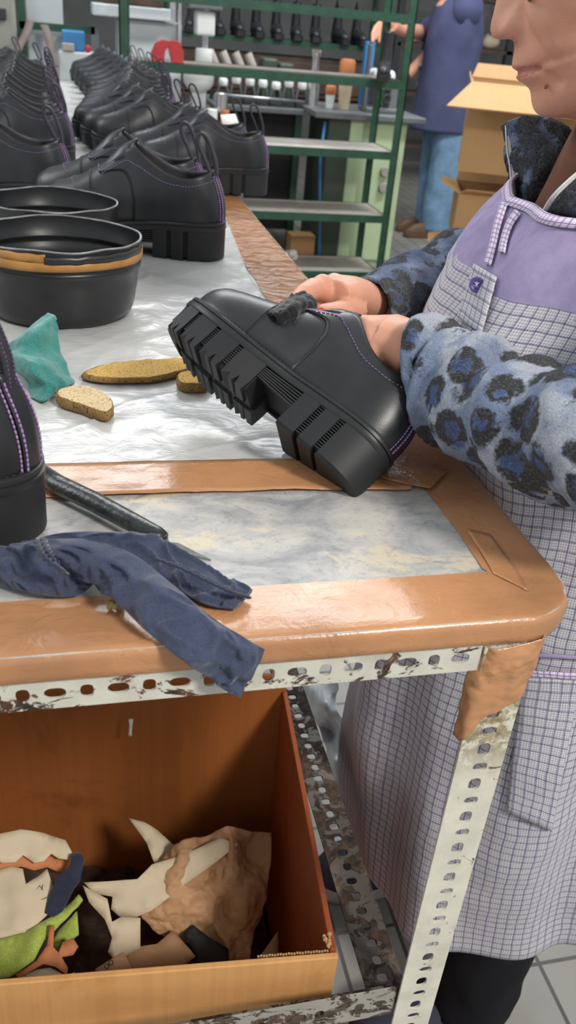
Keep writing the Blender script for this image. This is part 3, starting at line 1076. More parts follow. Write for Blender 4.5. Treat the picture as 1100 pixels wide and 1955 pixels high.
# tape-handled knife
kn = thing('shoe_knife', 'black tape wrapped shoemaker knife with a short worn blade', 'knife', T(200, 970))
ko = T(200, 970)
mb = MB()
hp = [T(78, 900, .961), T(110, 925, .961), T(180, 958, .961), T(250, 996, .961), T(300, 1022, .960), T(312, 1029, .959)]
mb.tube([p - ko for p in hp], [0.0075, 0.0088, 0.0088, 0.0084, 0.0076, 0.006], 14, True, flat=0.8)
for v in mb.v:
    v += V((0, 0, 1)) * 0.0006 * noise.noise(v * 180)
mb.build('handle', M['knife_tape'], kn, angle=180)
mb = MB()
bl = [T(285, 1004, .9585), T(340, 1036, .9575), T(403, 1068, .953), T(350, 1054, .9555), T(292, 1034, .957)]
mb.add([p - ko for p in bl] + [p - ko - V((0, 0, 0.0018)) for p in bl], [[0, 1, 2, 3, 4], [9, 8, 7, 6, 5]] + [[i, (i + 1) % 5, 5 + (i + 1) % 5, 5 + i] for i in range(5)])
mb.build('blade', M['steel'], kn, False)

# teal cloth
tl = [[T(92, 598, 1.005), T(104, 603, 1.004), T(106, 612, 1.0)],
      [T(40, 640, .985), T(70, 632, 1.0), T(108, 640, .985)],
      [T(4, 664, .965), T(55, 668, .985), T(112, 672, .97)],
      [T(10, 690, .962), T(58, 682, .99), T(128, 692, .965)],
      [T(28, 712, .957), T(66, 716, .978), T(136, 712, .957)],
      [T(52, 730, .955), T(90, 738, .966), T(143, 730, .955)],
      [T(60, 760, .954), T(85, 766, .957), T(110, 748, .955)]]
P = wrinkle(sheet_pts(tl, 60, 44), 0.0065, 19, 1.3)
P = wrinkle(P, 0.0005, 80, 5)
for r in P:
    for p in r:
        p.z = max(p.z, TOP + 0.004)
mb = MB()
mb.grid(P)
tag(mb.build('teal_cloth', M['teal'], None, angle=180, solid=0.0012), 'crumpled teal cleaning cloth leaning against the tape-banded tub', 'cloth')
mb = MB()
for k in range(11):
    a = k * 2.4
    mb.ball(T(220, 1157, .954) + V((0.0035 * math.cos(a), 0.003 * math.sin(a), 0.0012 * (k % 4))), 0.0017 + 0.0006 * (k % 3), None, 8, 6)
tag(mb.build('glue_lump', M['lump'], None, angle=180), 'small crumbly olive yellow glue lump on the tape beside the navy rag', 'lump')

# ------------------------------------------------------------------ cardboard box under the bench
BC = V((0.207, 0.45, 0.0))
dR = V((0.085, 0.9964, 0)).normalized()
dF = V((-0.9964, 0.085, 0)).normalized()
BW, BD, BH = 0.62, 0.36, 0.543
box = thing('cardboard_box', 'open cardboard box of scraps under the workbench', 'box', (BC.x, BC.y, 0))


def bq(a, b, z):
    return dF * a + dR * b + V((0, 0, z))


def panel(name, a0, a1, b0, b1, z0, z1, mats, n=1, wob=0.0):
    mb = MB()
    c = [bq(a, b, z) for z in (z0, z1) for b in (b0, b1) for a in (a0, a1)]
    mb.add(c, [[0, 2, 3, 1], [4, 5, 7, 6], [0, 1, 5, 4], [2, 6, 7, 3], [0, 4, 6, 2], [1, 3, 7, 5]])
    return mb.build(name, mats, box, False, bevel=0.0012)


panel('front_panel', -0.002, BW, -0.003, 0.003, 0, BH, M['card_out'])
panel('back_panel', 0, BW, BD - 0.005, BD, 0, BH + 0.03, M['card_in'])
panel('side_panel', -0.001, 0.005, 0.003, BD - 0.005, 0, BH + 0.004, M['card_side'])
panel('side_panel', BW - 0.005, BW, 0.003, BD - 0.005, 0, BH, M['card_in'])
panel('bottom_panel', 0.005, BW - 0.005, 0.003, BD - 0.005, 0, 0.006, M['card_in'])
mb = MB()
for k in range(26):
    mb.box((0, 0, 0), (0.0019, 0.0016, 0.0014), Matrix.Translation(bq(0.008 + k * 0.0026, 0.0035, BH - 0.0004 + 0.0005 * math.sin(k * 1.9))))
for k in range(9):
    mb.ball(bq(0.006 + 0.003 * math.sin(k * 3), 0.006 + 0.0016 * k, BH + 0.0035), 0.0014 + 0.0006 * (k % 3), None, 7, 5)
mb.build('torn_flute', M['card_far'], box, False)

mb = MB()
dz = on_y(250, 1378, BC.y + BD - 0.016)
mb.tube([dz - BC + V((0.0, 0, 0.004)), dz - BC + V((0, 0, -0.004)), dz - BC + V((-0.001, 0, -0.018)), dz - BC + V((-0.001, 0, -0.022))], [0.0030, 0.0022, 0.0020, 0.0028], 8)
mb.build('glue_drip', M['price'], box, angle=180)
# scraps in the box
mb = MB()
P = []
for i in range(30):
    row = []
    for j in range(44):
        a, b = 0.012 + (BW - 0.024) * j / 43, 0.008 + (BD - 0.018) * i / 29
        p = bq(a, b, 0) + BC
        z = 0.21 + 0.09 * min(1, max(0, (a - 0.1) / 0.3)) + 0.03 * noise.fractal(p * 14, 0.8, 2, 4) - 0.03 * (b / BD)
        row.append(V((p.x, p.y, z)))
    P.append(row)
mb.grid(P)
tag(mb.build('scrap_heap', M['dark_scrap'], None, angle=40), 'dark heap of leather scraps filling the bottom of the cardboard box', 'scraps', kind='stuff')


def scrap(name, px, p0, slope, mat, label, cat, amp=0.004, sc_=22, th=0.0012, seed=0.0, cuts=3, group=None, lift=None, smooth=True, slx=0.0, build=True):
    """a thin piece with a curled, creased surface; outline given on a leaning plane"""
    n = V((-slx, -slope, 1)).normalized()
    pts = []
    for x, y in px:
        r = ray(x, y)
        t = (V(p0) - CAM_POS).dot(n) / r.dot(n)
        pts.append(CAM_POS + r * t)
    bm = bmesh.new()
    vs = [bm.verts.new(p) for p in pts]
    bm.faces.new(vs)
    bmesh.ops.triangulate(bm, faces=bm.faces[:])
    for _ in range(cuts):
        long = [e for e in bm.edges if e.calc_length() > 0.012]
        if not long:
            break
        bmesh.ops.subdivide_edges(bm, edges=long, cuts=1)
        bmesh.ops.triangulate(bm, faces=bm.faces[:])
    for v in bm.verts:
        a = noise.fractal(v.co * sc_ + V((seed, seed, 0)), 0.8, 2.0, 4)
        b = 0.5 - abs(noise.noise(v.co * sc_ * 0.7 + V((seed + 4, 0, seed))))
        v.co += n * amp * (a + b)
        if lift:
            v.co += lift(v.co)
    me = bpy.data.meshes.new(name)
    bmesh.ops.recalc_face_normals(bm, faces=bm.faces)
    bm.to_mesh(me)
    bm.free()
    me.materials.append(M[mat])
    if smooth:
        me.polygons.foreach_set('use_smooth', [True] * len(me.polygons))
    o = bpy.data.objects.new(name, me)
    COL.objects.link(o)
    md = o.modifiers.new('solid', 'SOLIDIFY')
    md.thickness = th
    return tag(o, label, cat, group)


RP, RS = (0.10, 0.64, 0.345), 0.75
LP, LS = (-0.06, 0.64, 0.425), 0.33
scrap('crumpled_paper', [(246, 1562), (275, 1570), (300, 1585), (330, 1612), (352, 1622), (345, 1650), (300, 1662), (291, 1640), (280, 1610), (262, 1585)], (0.1, 0.70, 0.372), 0.6, 'cream_paper',
      'pointed cream paper corner standing up behind the crumpled kraft paper', 'paper', 0.006, 20, seed=1)
def on_plane(px, py, p0, slope, up=0.0):
    n = V((0, -slope, 1)).normalized()
    r = ray(px, py)
    t = (V(p0) - CAM_POS).dot(n) / r.dot(n)
    return CAM_POS + r * t + n * up


kp = [[(318, 1626, 0), (350, 1606, .02), (392, 1596, .0), (430, 1579, .03), (472, 1586, .01), (518, 1590, 0)],
      [(300, 1668, .0), (345, 1648, .035), (395, 1640, .01), (440, 1626, .035), (478, 1634, -.005), (517, 1640, .005)],
      [(284, 1700, 0), (335, 1690, .025), (390, 1684, .0), (432, 1676, .03), (470, 1684, .02), (510, 1690, 0)],
      [(266, 1744, .01), (325, 1746, .02), (385, 1736, .025), (424, 1732, -.005), (458, 1740, .03), (500, 1742, 0)],
      [(300, 1776, 0), (345, 1780, .01), (396, 1778, .0), (430, 1790, .02), (452, 1796, .01), (480, 1790, 0)],
      [(330, 1800, -.01), (365, 1800, 0), (408, 1806, -.01), (438, 1840, .01), (456, 1842, .0), (476, 1838, 0)]]
P = sheet_pts([[on_plane(x, y, RP, RS, u * 0.8) for x, y, u in r] for r in kp], 80, 80)
P = wrinkle(wrinkle(P, 0.006, 28, 2.2), 0.0016, 90, 1.0)
mb = MB()
mb.grid(P)
tag(mb.build('crumpled_paper', M['kraft'], None, angle=25, solid=0.0008), 'large crumpled brown kraft paper on the right inside the box', 'paper')
scrap('crumpled_paper', [(160, 1685), (210, 1682), (262, 1678), (290, 1650), (345, 1634), (420, 1600), (455, 1612), (400, 1655), (350, 1690), (325, 1712), (290, 1738), (262, 1750), (228, 1749), (212, 1735), (215, 1712), (180, 1705)],
      (0.06, 0.62, 0.352), RS, 'cream_paper', 'folded cream paper edge curling over the large kraft paper', 'paper', 0.009, 17, seed=5, cuts=4)
scrap('crumpled_paper', [(158, 1690), (176, 1700), (205, 1716), (214, 1760), (232, 1750), (268, 1752), (268, 1810), (222, 1836), (206, 1818), (214, 1790), (200, 1755), (170, 1722)],
      (0.03, 0.60, 0.345), RS, 'cream_paper', 'upright white paper sheet at the left of the kraft paper', 'paper', 0.006, 17, seed=7, cuts=4)
scrap('leather_scrap', [(240, 1812), (300, 1802), (330, 1776), (374, 1826), (345, 1848), (262, 1855), (240, 1838)], (0.07, 0.56, 0.31), 0.6, 'kraft', 'folded light brown scrap below the kraft paper', 'scrap', 0.006, 25, seed=3)
scrap('leather_scrap', [(368, 1765), (400, 1790), (436, 1812), (436, 1838), (372, 1844), (376, 1824), (348, 1782)], (0.1, 0.58, 0.318), 0.7, 'black_scrap', 'black scrap with a straight edge beside the folded brown scrap', 'scrap', 0.004, 25, seed=4)
scrap('leather_scrap', [(496, 1826), (530, 1778), (532, 1830), (500, 1842)], (0.16, 0.58, 0.31), 0.7, 'kraft', 'small brown corner scrap by the right wall of the box', 'scrap', 0.002, 25, seed=5)
scrap('scalloped_paper', [(-60, 1600), (0, 1592), (40, 1584), (85, 1590), (125, 1604), (140, 1632), (128, 1642), (112, 1640), (98, 1630), (84, 1645), (66, 1648), (44, 1632), (30, 1646), (4, 1648), (-18, 1636), (-60, 1650)],
      (-0.06, 0.70, 0.452), 0.5, 'cream_paper', 'cream paper cutout with a scalloped lower edge, topmost on the left in the box', 'paper', 0.004, 18, seed=8, cuts=4)
scrap('leather_scrap', [(-50, 1628), (20, 1630), (80, 1630), (132, 1642), (118, 1668), (90, 1655), (66, 1662), (40, 1655), (10, 1664), (-50, 1690)], (-0.06, 0.69, 0.436), 0.45, 'tan_scrap', 'orange tan scalloped leather offcut under the scalloped cream paper', 'scrap', 0.003, 22, seed=9)
scrib = scrap('crumpled_paper', [(-40, 1670), (20, 1655), (44, 1660), (50, 1690), (90, 1660), (104, 1700), (92, 1745), (60, 1778), (10, 1790), (-40, 1800)], LP, LS, 'cream_paper', 'cream paper with scribbled ink marks on the left in the box', 'paper', 0.006, 18, seed=10, cuts=4)
scrap('navy_offcut', [(136, 1630), (152, 1626), (161, 1640), (154, 1680), (140, 1700), (118, 1740), (100, 1750), (86, 1742), (92, 1712), (108, 1680), (134, 1654)], (-0.02, 0.62, 0.425), 0.5, 'navy_dark', 'rolled dark navy cloth offcut between the scalloped paper and the green felt', 'offcut', 0.010, 22, 0.004, seed=11)
scrap('lime_felt', [(-40, 1800), (30, 1780), (62, 1778), (100, 1752), (150, 1708), (155, 1718), (120, 1760), (86, 1800), (66, 1840), (20, 1868), (-40, 1880)], (-0.04, 0.58, 0.405), 0.25, 'lime', 'lime green felt offcut draped at the left end of the box', 'felt', 0.010, 20, 0.004, seed=12, cuts=4)
scrap('lime_felt', [(112, 1776), (146, 1742), (150, 1784), (134, 1796), (118, 1794), (104, 1818), (96, 1806)], (-0.01, 0.58, 0.395), 0.35, 'lime', 'small lime green felt scrap beside the orange scalloped offcut', 'felt', 0.004, 22, 0.003, seed=13)
scrap('leather_scrap', [(94, 1768), (104, 1766), (102, 1810), (112, 1820), (120, 1800), (140, 1792), (150, 1808), (140, 1824), (118, 1828), (130, 1848), (128, 1862), (106, 1846), (84, 1842), (36, 1868), (30, 1862), (70, 1836), (90, 1806)],
      (-0.01, 0.55, 0.41), 0.3, 'tan_scrap', 'orange tan leather offcut with curved cutouts near the front of the box', 'scrap', 0.003, 22, seed=14)
scrap('crumpled_paper', [(20, 1872), (70, 1852), (96, 1848), (128, 1864), (142, 1856), (150, 1880), (20, 1895)], (-0.03, 0.53, 0.405), 0.2, 'cream_paper', 'pale grey paper strip lowest at the front left of the box', 'paper', 0.003, 22, seed=15)
lab = scrap('paper_label', [(182, 1850), (236, 1816), (254, 1852), (186, 1870)], (0.03, 0.54, 0.36), 0.5, 'kraft', 'brown paper label printed with a small black number, at the front of the box', 'label', 0.001, 20, 0.0006, seed=16, cuts=1)


def ink(parent, strokes, p0, slope, r=0.0004):
    for st in strokes:
        mb = MB()
        mb.tube([on_plane(x, y, p0, slope, 0.0018) for x, y in st], r, 5)
        mb.build('ink_mark', M['ink'], parent, angle=180)


ell = lambda cx, cy, rx, ry: [(cx + rx * math.cos(2 * PI * k / 14), cy + ry * math.sin(2 * PI * k / 14)) for k in range(15)]
ink(lab, [ell(204, 1845, 4, 5), ell(212, 1838, 4, 5), [(200, 1862), (216, 1854)], [(206, 1864), (222, 1856)]], (0.03, 0.54, 0.36), 0.5)
ink(scrib, [[(48, 1700), (58, 1690), (66, 1704), (76, 1692), (84, 1702)], [(40, 1724), (56, 1716), (72, 1722), (90, 1714)], [(62, 1688), (58, 1720), (48, 1745)], [(82, 1690), (74, 1726), (66, 1750)]], LP, LS)
# ------------------------------------------------------------------ the shoe (heel at x=0, toe at +x, metres)
SL = 0.285


def q2x(q):
    return SL * (1 - math.cos(PI * q)) / 2


def x2q(x):
    return math.acos(max(-1, min(1, 1 - 2 * x / SL))) / PI


_wx = [0, 0.003, 0.012, 0.03, 0.06, 0.09, 0.12, 0.155, 0.19, 0.22, 0.245, 0.263, 0.275, 0.282, 0.285]
_ww = [0, 0.0145, 0.0275, 0.0365, 0.0385, 0.0365, 0.0350, 0.0410, 0.0475, 0.0490, 0.0460, 0.0390, 0.0290, 0.0165, 0]
_wq = curve1([x2q(x) for x in _wx], _ww)


def wid(x):
    return _wq(x2q(x))


def cyl_(x):                       # the sole's curved centre line
    return 0.006 * math.sin(PI * min(1, max(0, (x - 0.08) / 0.2)))


ztop = curve1([0, 0.05, 0.10, 0.14, 0.19, 0.24, 0.285], [0.057, 0.056, 0.054, 0.050, 0.046, 0.047, 0.053])
zbot = lambda x: 0.010 * max(0, (x - 0.215) / 0.07) ** 2


def outline(off, x0=0.0, x1=SL, n=40, inner=None):
    """closed outline of the sole between x0 and x1 (counter clockwise), shrunk by off"""
    s = (SL - 2 * off) / SL
    xs = [x0 + (x1 - x0) * (1 - math.cos(PI * k / (n - 1))) / 2 for k in range(n)]
    a = []
    for x in xs:
        w = max(0.0, wid(x) - off)
        xx = off + x * s if (x0 <= 0 or x1 >= SL) else x
        a.append((xx, w))
    right = [(x, cyl_(x) - w) for x, w in a]
    left = [(x, cyl_(x) + w) for x, w in reversed(a)]
    if a[0][1] < 1e-4:
        left = left[:-1]
    if a[-1][1] < 1e-4:
        left = left[1:]
    return right + left


def sole_layer(mb, off, zf0, zf1, x0=0.0, x1=SL, n=48, mids=()):
    levels = [(off, zf0)] + list(mids) + [(off if not mids else mids[-1][0] * 0 + off, zf1)]
    rings = []
    for o_, zf in levels:
        rings.append([V((x, y, zf(x))) for x, y in outline(o_, x0, x1, n)])
    mb.loft(rings)


# profile of the upper
Hx = curve1([0, 0.05, 0.09, 0.135, 0.16, 0.19, 0.22, 0.245, 0.265, 0.277, 0.285], [0.150, 0.145, 0.135, 0.112, 0.094, 0.076, 0.0600, 0.0500, 0.0400, 0.0270, 0.004])
cx_ = curve1([0, 0.02, 0.045, 0.07, 0.095, 0.115, 0.128, 0.135, 0.165, 0.19], [0.070, 0.066, 0.062, 0.065, 0.075, 0.089, 0.098, 0.100, 0.083, 0.066])
_uq = curve1([x2q(x) for x in _wx], [max(0, w - (0.0045 if 0.002 < x < 0.284 else 0.0)) for x, w in zip(_wx, _ww)])


def smax(x):
    if x >= 0.19:
        return 0.94
    r = min(0.985, cx_(x) / Hx(x))
    return 2 / PI * math.asin(r ** (1 / 0.9))


def S0(q, s, side):
    """point on the upper: q along the shoe (0 heel, 1 toe), s up the wall (0 welt, 1 crest)"""
    x = q2x(q)
    t = s * PI / 2
    w = _uq(q)
    pw = float(np.interp(x, [0, 0.08, 0.125, 0.19, 0.225, 0.285], [0.68, 0.70, 1.0, 1.05, 0.85, 0.85]))
    y = w * max(0, math.cos(t)) ** pw
    z = Hx(x) * max(0, math.sin(t)) ** 0.9
    bul = 0.003 * math.sin(min(1, z / 0.07) * PI) * min(1, w / 0.02)
    xx = 0.005 + x * (SL - 0.009) / SL
    xx += (0.16 * z + 0.9 * z * z) * max(0, 1 - x / 0.10) ** 1.3 - 0.004 * math.sin(min(1, z / 0.06) * PI) * max(0, 1 - x / 0.03)
    tw = max(0.0, 1 - x / 0.12)
    return V((xx, cyl_(x) * (1 - 0.3 * s) + side * (y + bul * (1 - 0.5 * s)), ztop(x) - 0.003 + z))


def SN(q, s, side):
    e = 2e-3
    qa, qb = max(0.0005, q - e), min(0.9995, q + e)
    sa, sb = max(0, s - 0.01), min(1, s + 0.01)
    du = S0(qb, s, side) - S0(qa, s, side)
    dv = S0(q, sb, side) - S0(q, sa, side)
    n = du.cross(dv) * (-side)
    if n.length < 1e-12:
        return V((-1, 0, 0)) if q < 0.5 else V((1, 0, 0))
    n.normalize()
    if q < 0.02 and n.x > 0:
        n = -n
    return n


def S(q, s, side, off=0.0):
    p = S0(q, s, side)
    return p if off == 0 else p + SN(q, s, side) * off


def sx(x, s, side, off=0.0):
    return S(x2q(x), s, side, off)


def stitches(mb, pts, pitch=0.0042, ln=0.0030, r=0.00055, slant=0.0):
    pts = [V(p) for p in pts]
    d = [0.0]
    for i in range(1, len(pts)):
        d.append(d[-1] + (pts[i] - pts[i - 1]).length)
    n = int(d[-1] / pitch)
    arr = np.array([tuple(p) for p in pts])

    def at(t):
        return V([float(np.interp(t, d, arr[:, k])) for k in range(3)])
    for i in range(n):
        a, b = at(i * pitch + 0.0003), at(i * pitch + ln)
        m = (a + b) / 2
        mb.tube([a, m, b], [r * 0.7, r, r * 0.7], 5)


def x_front(r):                     # front edge of the quarter panel: r = share of wall height
    return float(np.interp(r, [0, 0.25, 0.45, 0.6, 0.75, 0.88, 1.0], [0.132, 0.131, 0.136, 0.146, 0.162, 0.178, 0.190]))


def make_shoe():
    t = thing('derby_shoe', 'x', 'shoe', group='black derby shoes')
    # ---- outsole: core, lugs, ribs
    mb = MB()
    ins = 0.005
    mb.loft([[V((x, y, zbot(x) + 0.004)) for x, y in outline(ins + 0.003, 0.150, SL, 30)], [V((x, y, zbot(x) + 0.010)) for x, y in outline(ins, 0.150, SL, 30)], [V((x, y, ztop(x) - 0.012)) for x, y in outline(ins, 0.150, SL, 30)]])
    mb.loft([[V((x, y, 0.026)) for x, y in outline(0.0065, 0.10, 0.151, 12)], [V((x, y, ztop(x) - 0.012)) for x, y in outline(0.0065, 0.10, 0.151, 12)]])
    lugs = [(0.150, 0.178, 1), (0.184, 0.209, 1), (0.215, 0.239, 1), (0.245, 0.265, 1)]
    for xa, xb, _ in lugs:
        for side in (-1, 1):
            xm = (xa + xb) / 2
            zt = lambda x: ztop(x) - 0.013
            nt = 0.006
            prof = [(xa, 0.011), (xa + 0.001, 0.0), (xm - 0.005, 0), (xm - 0.003, nt + 0.004), (xm, 0.0005), (xm + 0.004, 0.0), (xm + 0.006, nt), (xb - 0.001, 0.0), (xb, 0.011)]
            poly = [(x, zbot(x) + z) for x, z in prof] + [(xb, zt(xb)), (xm, zt(xm)), (xa, zt(xa))]
            outer = [V((x, cyl_(x) + side * (wid(x) - 0.0008), z)) for x, z in poly]
            inner = [V((x + side * 0.004, cyl_(x) + side * (wid(x) * 0.18), z if z > zbot(x) + 0.012 else zbot(x) + 0.001)) for x, z in poly]
            n = len(poly)
            mb.add(outer + inner, [[i, (i + 1) % n, n + (i + 1) % n, n + i] for i in range(n)] + [list(range(n)), list(range(n, 2 * n))])
    # toe lug
    mb.loft([[V((x, y, zbot(x) + 0.001)) for x, y in outline(0.004, 0.271, SL, 12)], [V((x, y, ztop(x) - 0.013)) for x, y in outline(0.001, 0.271, SL, 12)]])
    # ribs between the lugs and along the arch
    for xa, xb in ((0.104, 0.150), (0.178, 0.184), (0.209, 0.215), (0.239, 0.245), (0.265, 0.271)):
        for side in (-1, 1):
            nr_ = 6 if xb - xa > 0.02 else 9
            for k in range(nr_):
                z = lambda x: (zbot(x) + 0.009 if xb - xa < 0.02 else 0.022) + k * (ztop(x) - 0.016 - (zbot(x) + 0.009 if xb - xa < 0.02 else 0.022)) / (nr_ - 1)
                vs = []
                for x in (xa, xb):
                    for dz in (0, 0.0016):
                        for yy in (wid(x) - 0.0075, wid(x) - 0.0025):
                            vs.append(V((x, cyl_(x) + side * yy, z(x) + dz)))
                mb.add(vs, [[0, 1, 3, 2], [4, 6, 7, 5], [0, 4, 5, 1], [2, 3, 7, 6], [0, 2, 6, 4], [1, 5, 7, 3]])
    mb.build('outsole', M['rubber'], t, angle=30)
    # ---- heel
    mb = MB()
    mb.loft([[V((x, y, 0.006)) for x, y in outline(0.006, 0.0, 0.101, 26)], [V((x, y, ztop(x) - 0.012)) for x, y in outline(0.006, 0.0, 0.101, 26)]])
    for xa, xb in ((0.0, 0.050), (0.058, 0.076), (0.083, 0.104)):
        lo = outline(0.0035, xa, xb, 24)
        md_ = outline(0.0012, xa, xb, 24)
        hi = outline(0.0008, xa, xb, 24)
        mb.loft([[V((x, y, 0.0)) for x, y in lo], [V((x, y, 0.003)) for x, y in md_], [V((x, y, ztop(x) - 0.0125)) for x, y in hi]])
    for xa, xb in ((0.050, 0.058), (0.076, 0.083)):
        for side in (-1, 1):
            for k in range(13):
                z = 0.006 + k * 0.0029
                vs = []
                for x in (xa, xb):
                    for dz in (0, 0.0014):
                        for yy in (wid(x) - 0.0075, wid(x) - 0.0022):
                            vs.append(V((x, cyl_(x) + side * yy, z + dz)))
                mb.add(vs, [[0, 1, 3, 2], [4, 6, 7, 5], [0, 4, 5, 1], [2, 3, 7, 6], [0, 2, 6, 4], [1, 5, 7, 3]])
    mb.build('heel', M['rubber'], t, angle=30)
    # ---- midsole with a groove
    mb = MB()
    lv = [(0.001, -0.0130), (0.0, -0.0118), (0.0, -0.0068), (0.0016, -0.0060), (0.0016, -0.0052), (0.0004, -0.0044), (0.0004, -0.0012), (0.0016, -0.0002), (0.006, 0.0)]
    mb.loft([[V((x, y, ztop(x) + dz)) for x, y in outline(o_, 0, SL, 44)] for o_, dz in lv])
    mb.build('midsole', M['rubber2'], t, angle=50)
    # ---- upper
    N, K = 72, 16
    mb = MB()
    for side in (-1, 1):
        P = []
        for i in range(N + 1):
            q = i / N
            x = q2x(q)
            st = smax(x) if x < 0.128 else (1.0 if x > 0.150 else smax(x) + (1 - smax(x)) * ((x - 0.128) / 0.022))
            P.append([S(q, st * j / K, side) for j in range(K + 1)])
        mb.grid(P, flip=side > 0)
    mb.build('upper', [M['leather'], M['lining']], t, angle=70, solid=0.0022, solid_off=-1, mo=1)
    # ---- quarters laid over the upper
    for side in (-1, 1):
        P = []
        NI, NJ = 48, 16
        for i in range(NI + 1):
            row = []
            for j in range(NJ + 1):
                r = j / NJ
                qf = x2q(x_front(r))
                q = max(0.0, i / NI * qf)
                x = q2x(q)
                p = S(q, smax(x) * r, side, 0.0018 if x > 0.003 else 0.0004)
                if r == 1:
                    p.z += 0.0008
                row.append(p)
            P.append(row)
        mb = MB()
        mb.grid(P, flip=side > 0)
        mb.build('quarter', [M['leather2'], M['lining']], t, angle=70, solid=0.0014, solid_off=-1)
    # ---- tongue
    P = []
    for i in range(16):
        f = i / 15
        x = 0.205 - 0.072 * f
        zc = float(np.interp(f, [0, 0.35, 0.7, 1.0], [ztop(0.2) + 0.060, ztop(.175) + 0.078, ztop(.14) + 0.100, ztop(.12) + 0.108]))
        hw = float(np.interp(f, [0, 0.4, 0.8, 0.95, 1.0], [0.014, 0.018, 0.022, 0.021, 0.016]))
        P.append([V((x + 0.004 * abs(u), cyl_(x) * 0.7 + hw * u, zc - 0.016 * u * u * (1 + 0.3 * f))) for u in [k / 6 - 1 for k in range(13)]])
    mb = MB()
    mb.grid(P)
    mb.build('tongue', [M['leather'], M['lining']], t, angle=180, solid=0.003, mo=1, solid_off=-1)
    # ---- insole
    mb = MB()
    pts = outline(0.0075, 0.0, 0.27, 30)
    mb.add([V((x, y, ztop(x) + 0.004)) for x, y in pts], [list(range(len(pts)))])
    mb.build('insole', M['lining'], t)
    # ---- backstay and pull loop
    P = []
    for j in range(15):
        s = smax(0.002) * j / 14
        row = []
        for k in range(-6, 7):
            q = abs(k) / 6 * (0.060 + 0.010 * (1 - j / 14))
            p = S(max(q, 0.0), s, 1 if k >= 0 else -1)
            nrm = SN(max(q, 0.004), s, 1 if k >= 0 else -1)
            if k == 0:
                nrm = V((-1, 0, 0.1)).normalized()
            row.append(p + nrm * 0.0034)
        P.append(row)
    mb = MB()
    mb.grid(P)
    mb.build('backstay', M['leather'], t, angle=180, solid=0.0016, solid_off=-1)
    top = S(0.0, smax(0.0), 1)
    path = [top + V(o_) for o_ in ((-0.0035, 0, -0.030), (-0.0035, 0, -0.008), (-0.002, 0, 0.010), (0.005, 0, 0.031), (0.012, 0, 0.045), (0.020, 0, 0.050), (0.0255, 0, 0.045), (0.023, 0, 0.033), (0.013, 0, 0.013), (0.005, 0, -0.006), (0.003, 0, -0.022))]
    path = [V(p) for p in cr([tuple(p) for p in path], 34)]
    mb = MB()
    P = [[p + V((0, 0.0058 * u, 0)) for u in (-1, -0.5, 0, 0.5, 1)] for p in path]
    mb.grid(P)
    lp = mb.build('pull_loop', M['loop'], t, angle=180, solid=0.0040, solid_off=0)
    for u in (-0.8, 0.8):
        mb = MB()
        stitches(mb, [p + V((-0.0021, 0.0050 * u, 0.0010)) for p in path[:22]], 0.003, 0.0022, 0.0006)
        mb.build('loop_stitching', M['thread_d'], lp, angle=180)
    # ---- stitching, one part for every sewn line
    def sew(name, mat, pts, pitch, ln, r):
        mb = MB()
        stitches(mb, pts, pitch, ln, r)
        mb.build(name, M[mat], t, angle=180)
    for side in (-1, 1):
        pts = []
        for k in range(70):
            x = 0.004 + (0.131 - 0.004) * k / 69
            z = cx_(x) - 0.0100 - 0.010 * max(0, 1 - abs(x - 0.131) / 0.07)
            r = max(0.02, z / Hx(x))
            pts.append(sx(x, 2 / PI * math.asin(min(1, r) ** (1 / 0.9)), side, 0.0022))
        for k in range(1, 40):
            x = 0.131 + (0.181 - 0.131) * k / 39
            pts.append(sx(x, smax(x) * (0.72 + 0.14 * k / 39), side, 0.0022))
        sew('collar_stitching', 'thread_p', pts, 0.0046, 0.0034, 0.00062)
        for dq in (-0.009, 0.009):
            pts = [S((0.060 + 0.010 * (1 - k / 49)) + dq, smax(0.006) * (0.03 + 0.95 * k / 49), side, 0.0040 if dq < 0 else 0.0024) for k in range(50)]
            sew('back_stitching', 'thread_g', pts, 0.0036, 0.0034, 0.0010)
        pts = [sx(x_front(k / 39) - 0.0028, smax(x_front(k / 39)) * k / 39, side, 0.0023) for k in range(40)]
        sew('quarter_stitching', 'thread_k', pts, 0.0030, 0.0022, 0.0005)
    half = lambda side: [sx(0.232 - 0.014 * (k / 23) ** 1.5, 0.98 - 0.42 * k / 23, side, 0.0006) for k in range(24)]
    sew('toe_stitching', 'thread_p', half(-1)[::-1] + half(1), 0.0046, 0.0034, 0.0005)
    half = lambda side, d, o_: [sx(0.190 + d + 0.012 * (k / 29) ** 1.5, 0.0 + 0.99 * k / 29, side, o_) for k in range(30)]
    sew('vamp_stitching', 'thread_k', half(-1, 0, 0.0008) + half(1, 0, 0.0008)[::-1], 0.0030, 0.0022, 0.0005)
    mb = MB()
    mb.tube(half(-1, 0.0024, 0.0003) + half(1, 0.0024, 0.0003)[::-1], 0.0007, 5)
    mb.build('vamp_seam', M['thread_k'], t, angle=180)
    ring = [V((x, y, ztop(x) + 0.0004)) for x, y in outline(0.0030, 0, SL, 60)]
    sew('welt_stitching', 'thread_k', ring + ring[:1], 0.0052, 0.0040, 0.0007)
    return t


shoe0 = make_shoe()


def place_shoe(label, heel, toe_dir, scale=1.0, z=None, tilt=0.0, first=False, roll=0.0):
    s = shoe0 if first else dup(shoe0)
    s['label'] = label
    s['group'] = 'black derby shoes'
    yaw = math.atan2(toe_dir[1], toe_dir[0])
    s.location = (heel[0], heel[1], TOP + 0.003 if z is None else z)
    s.rotation_euler = (roll, tilt, yaw)
    s.scale = (scale,) * 3
    return s


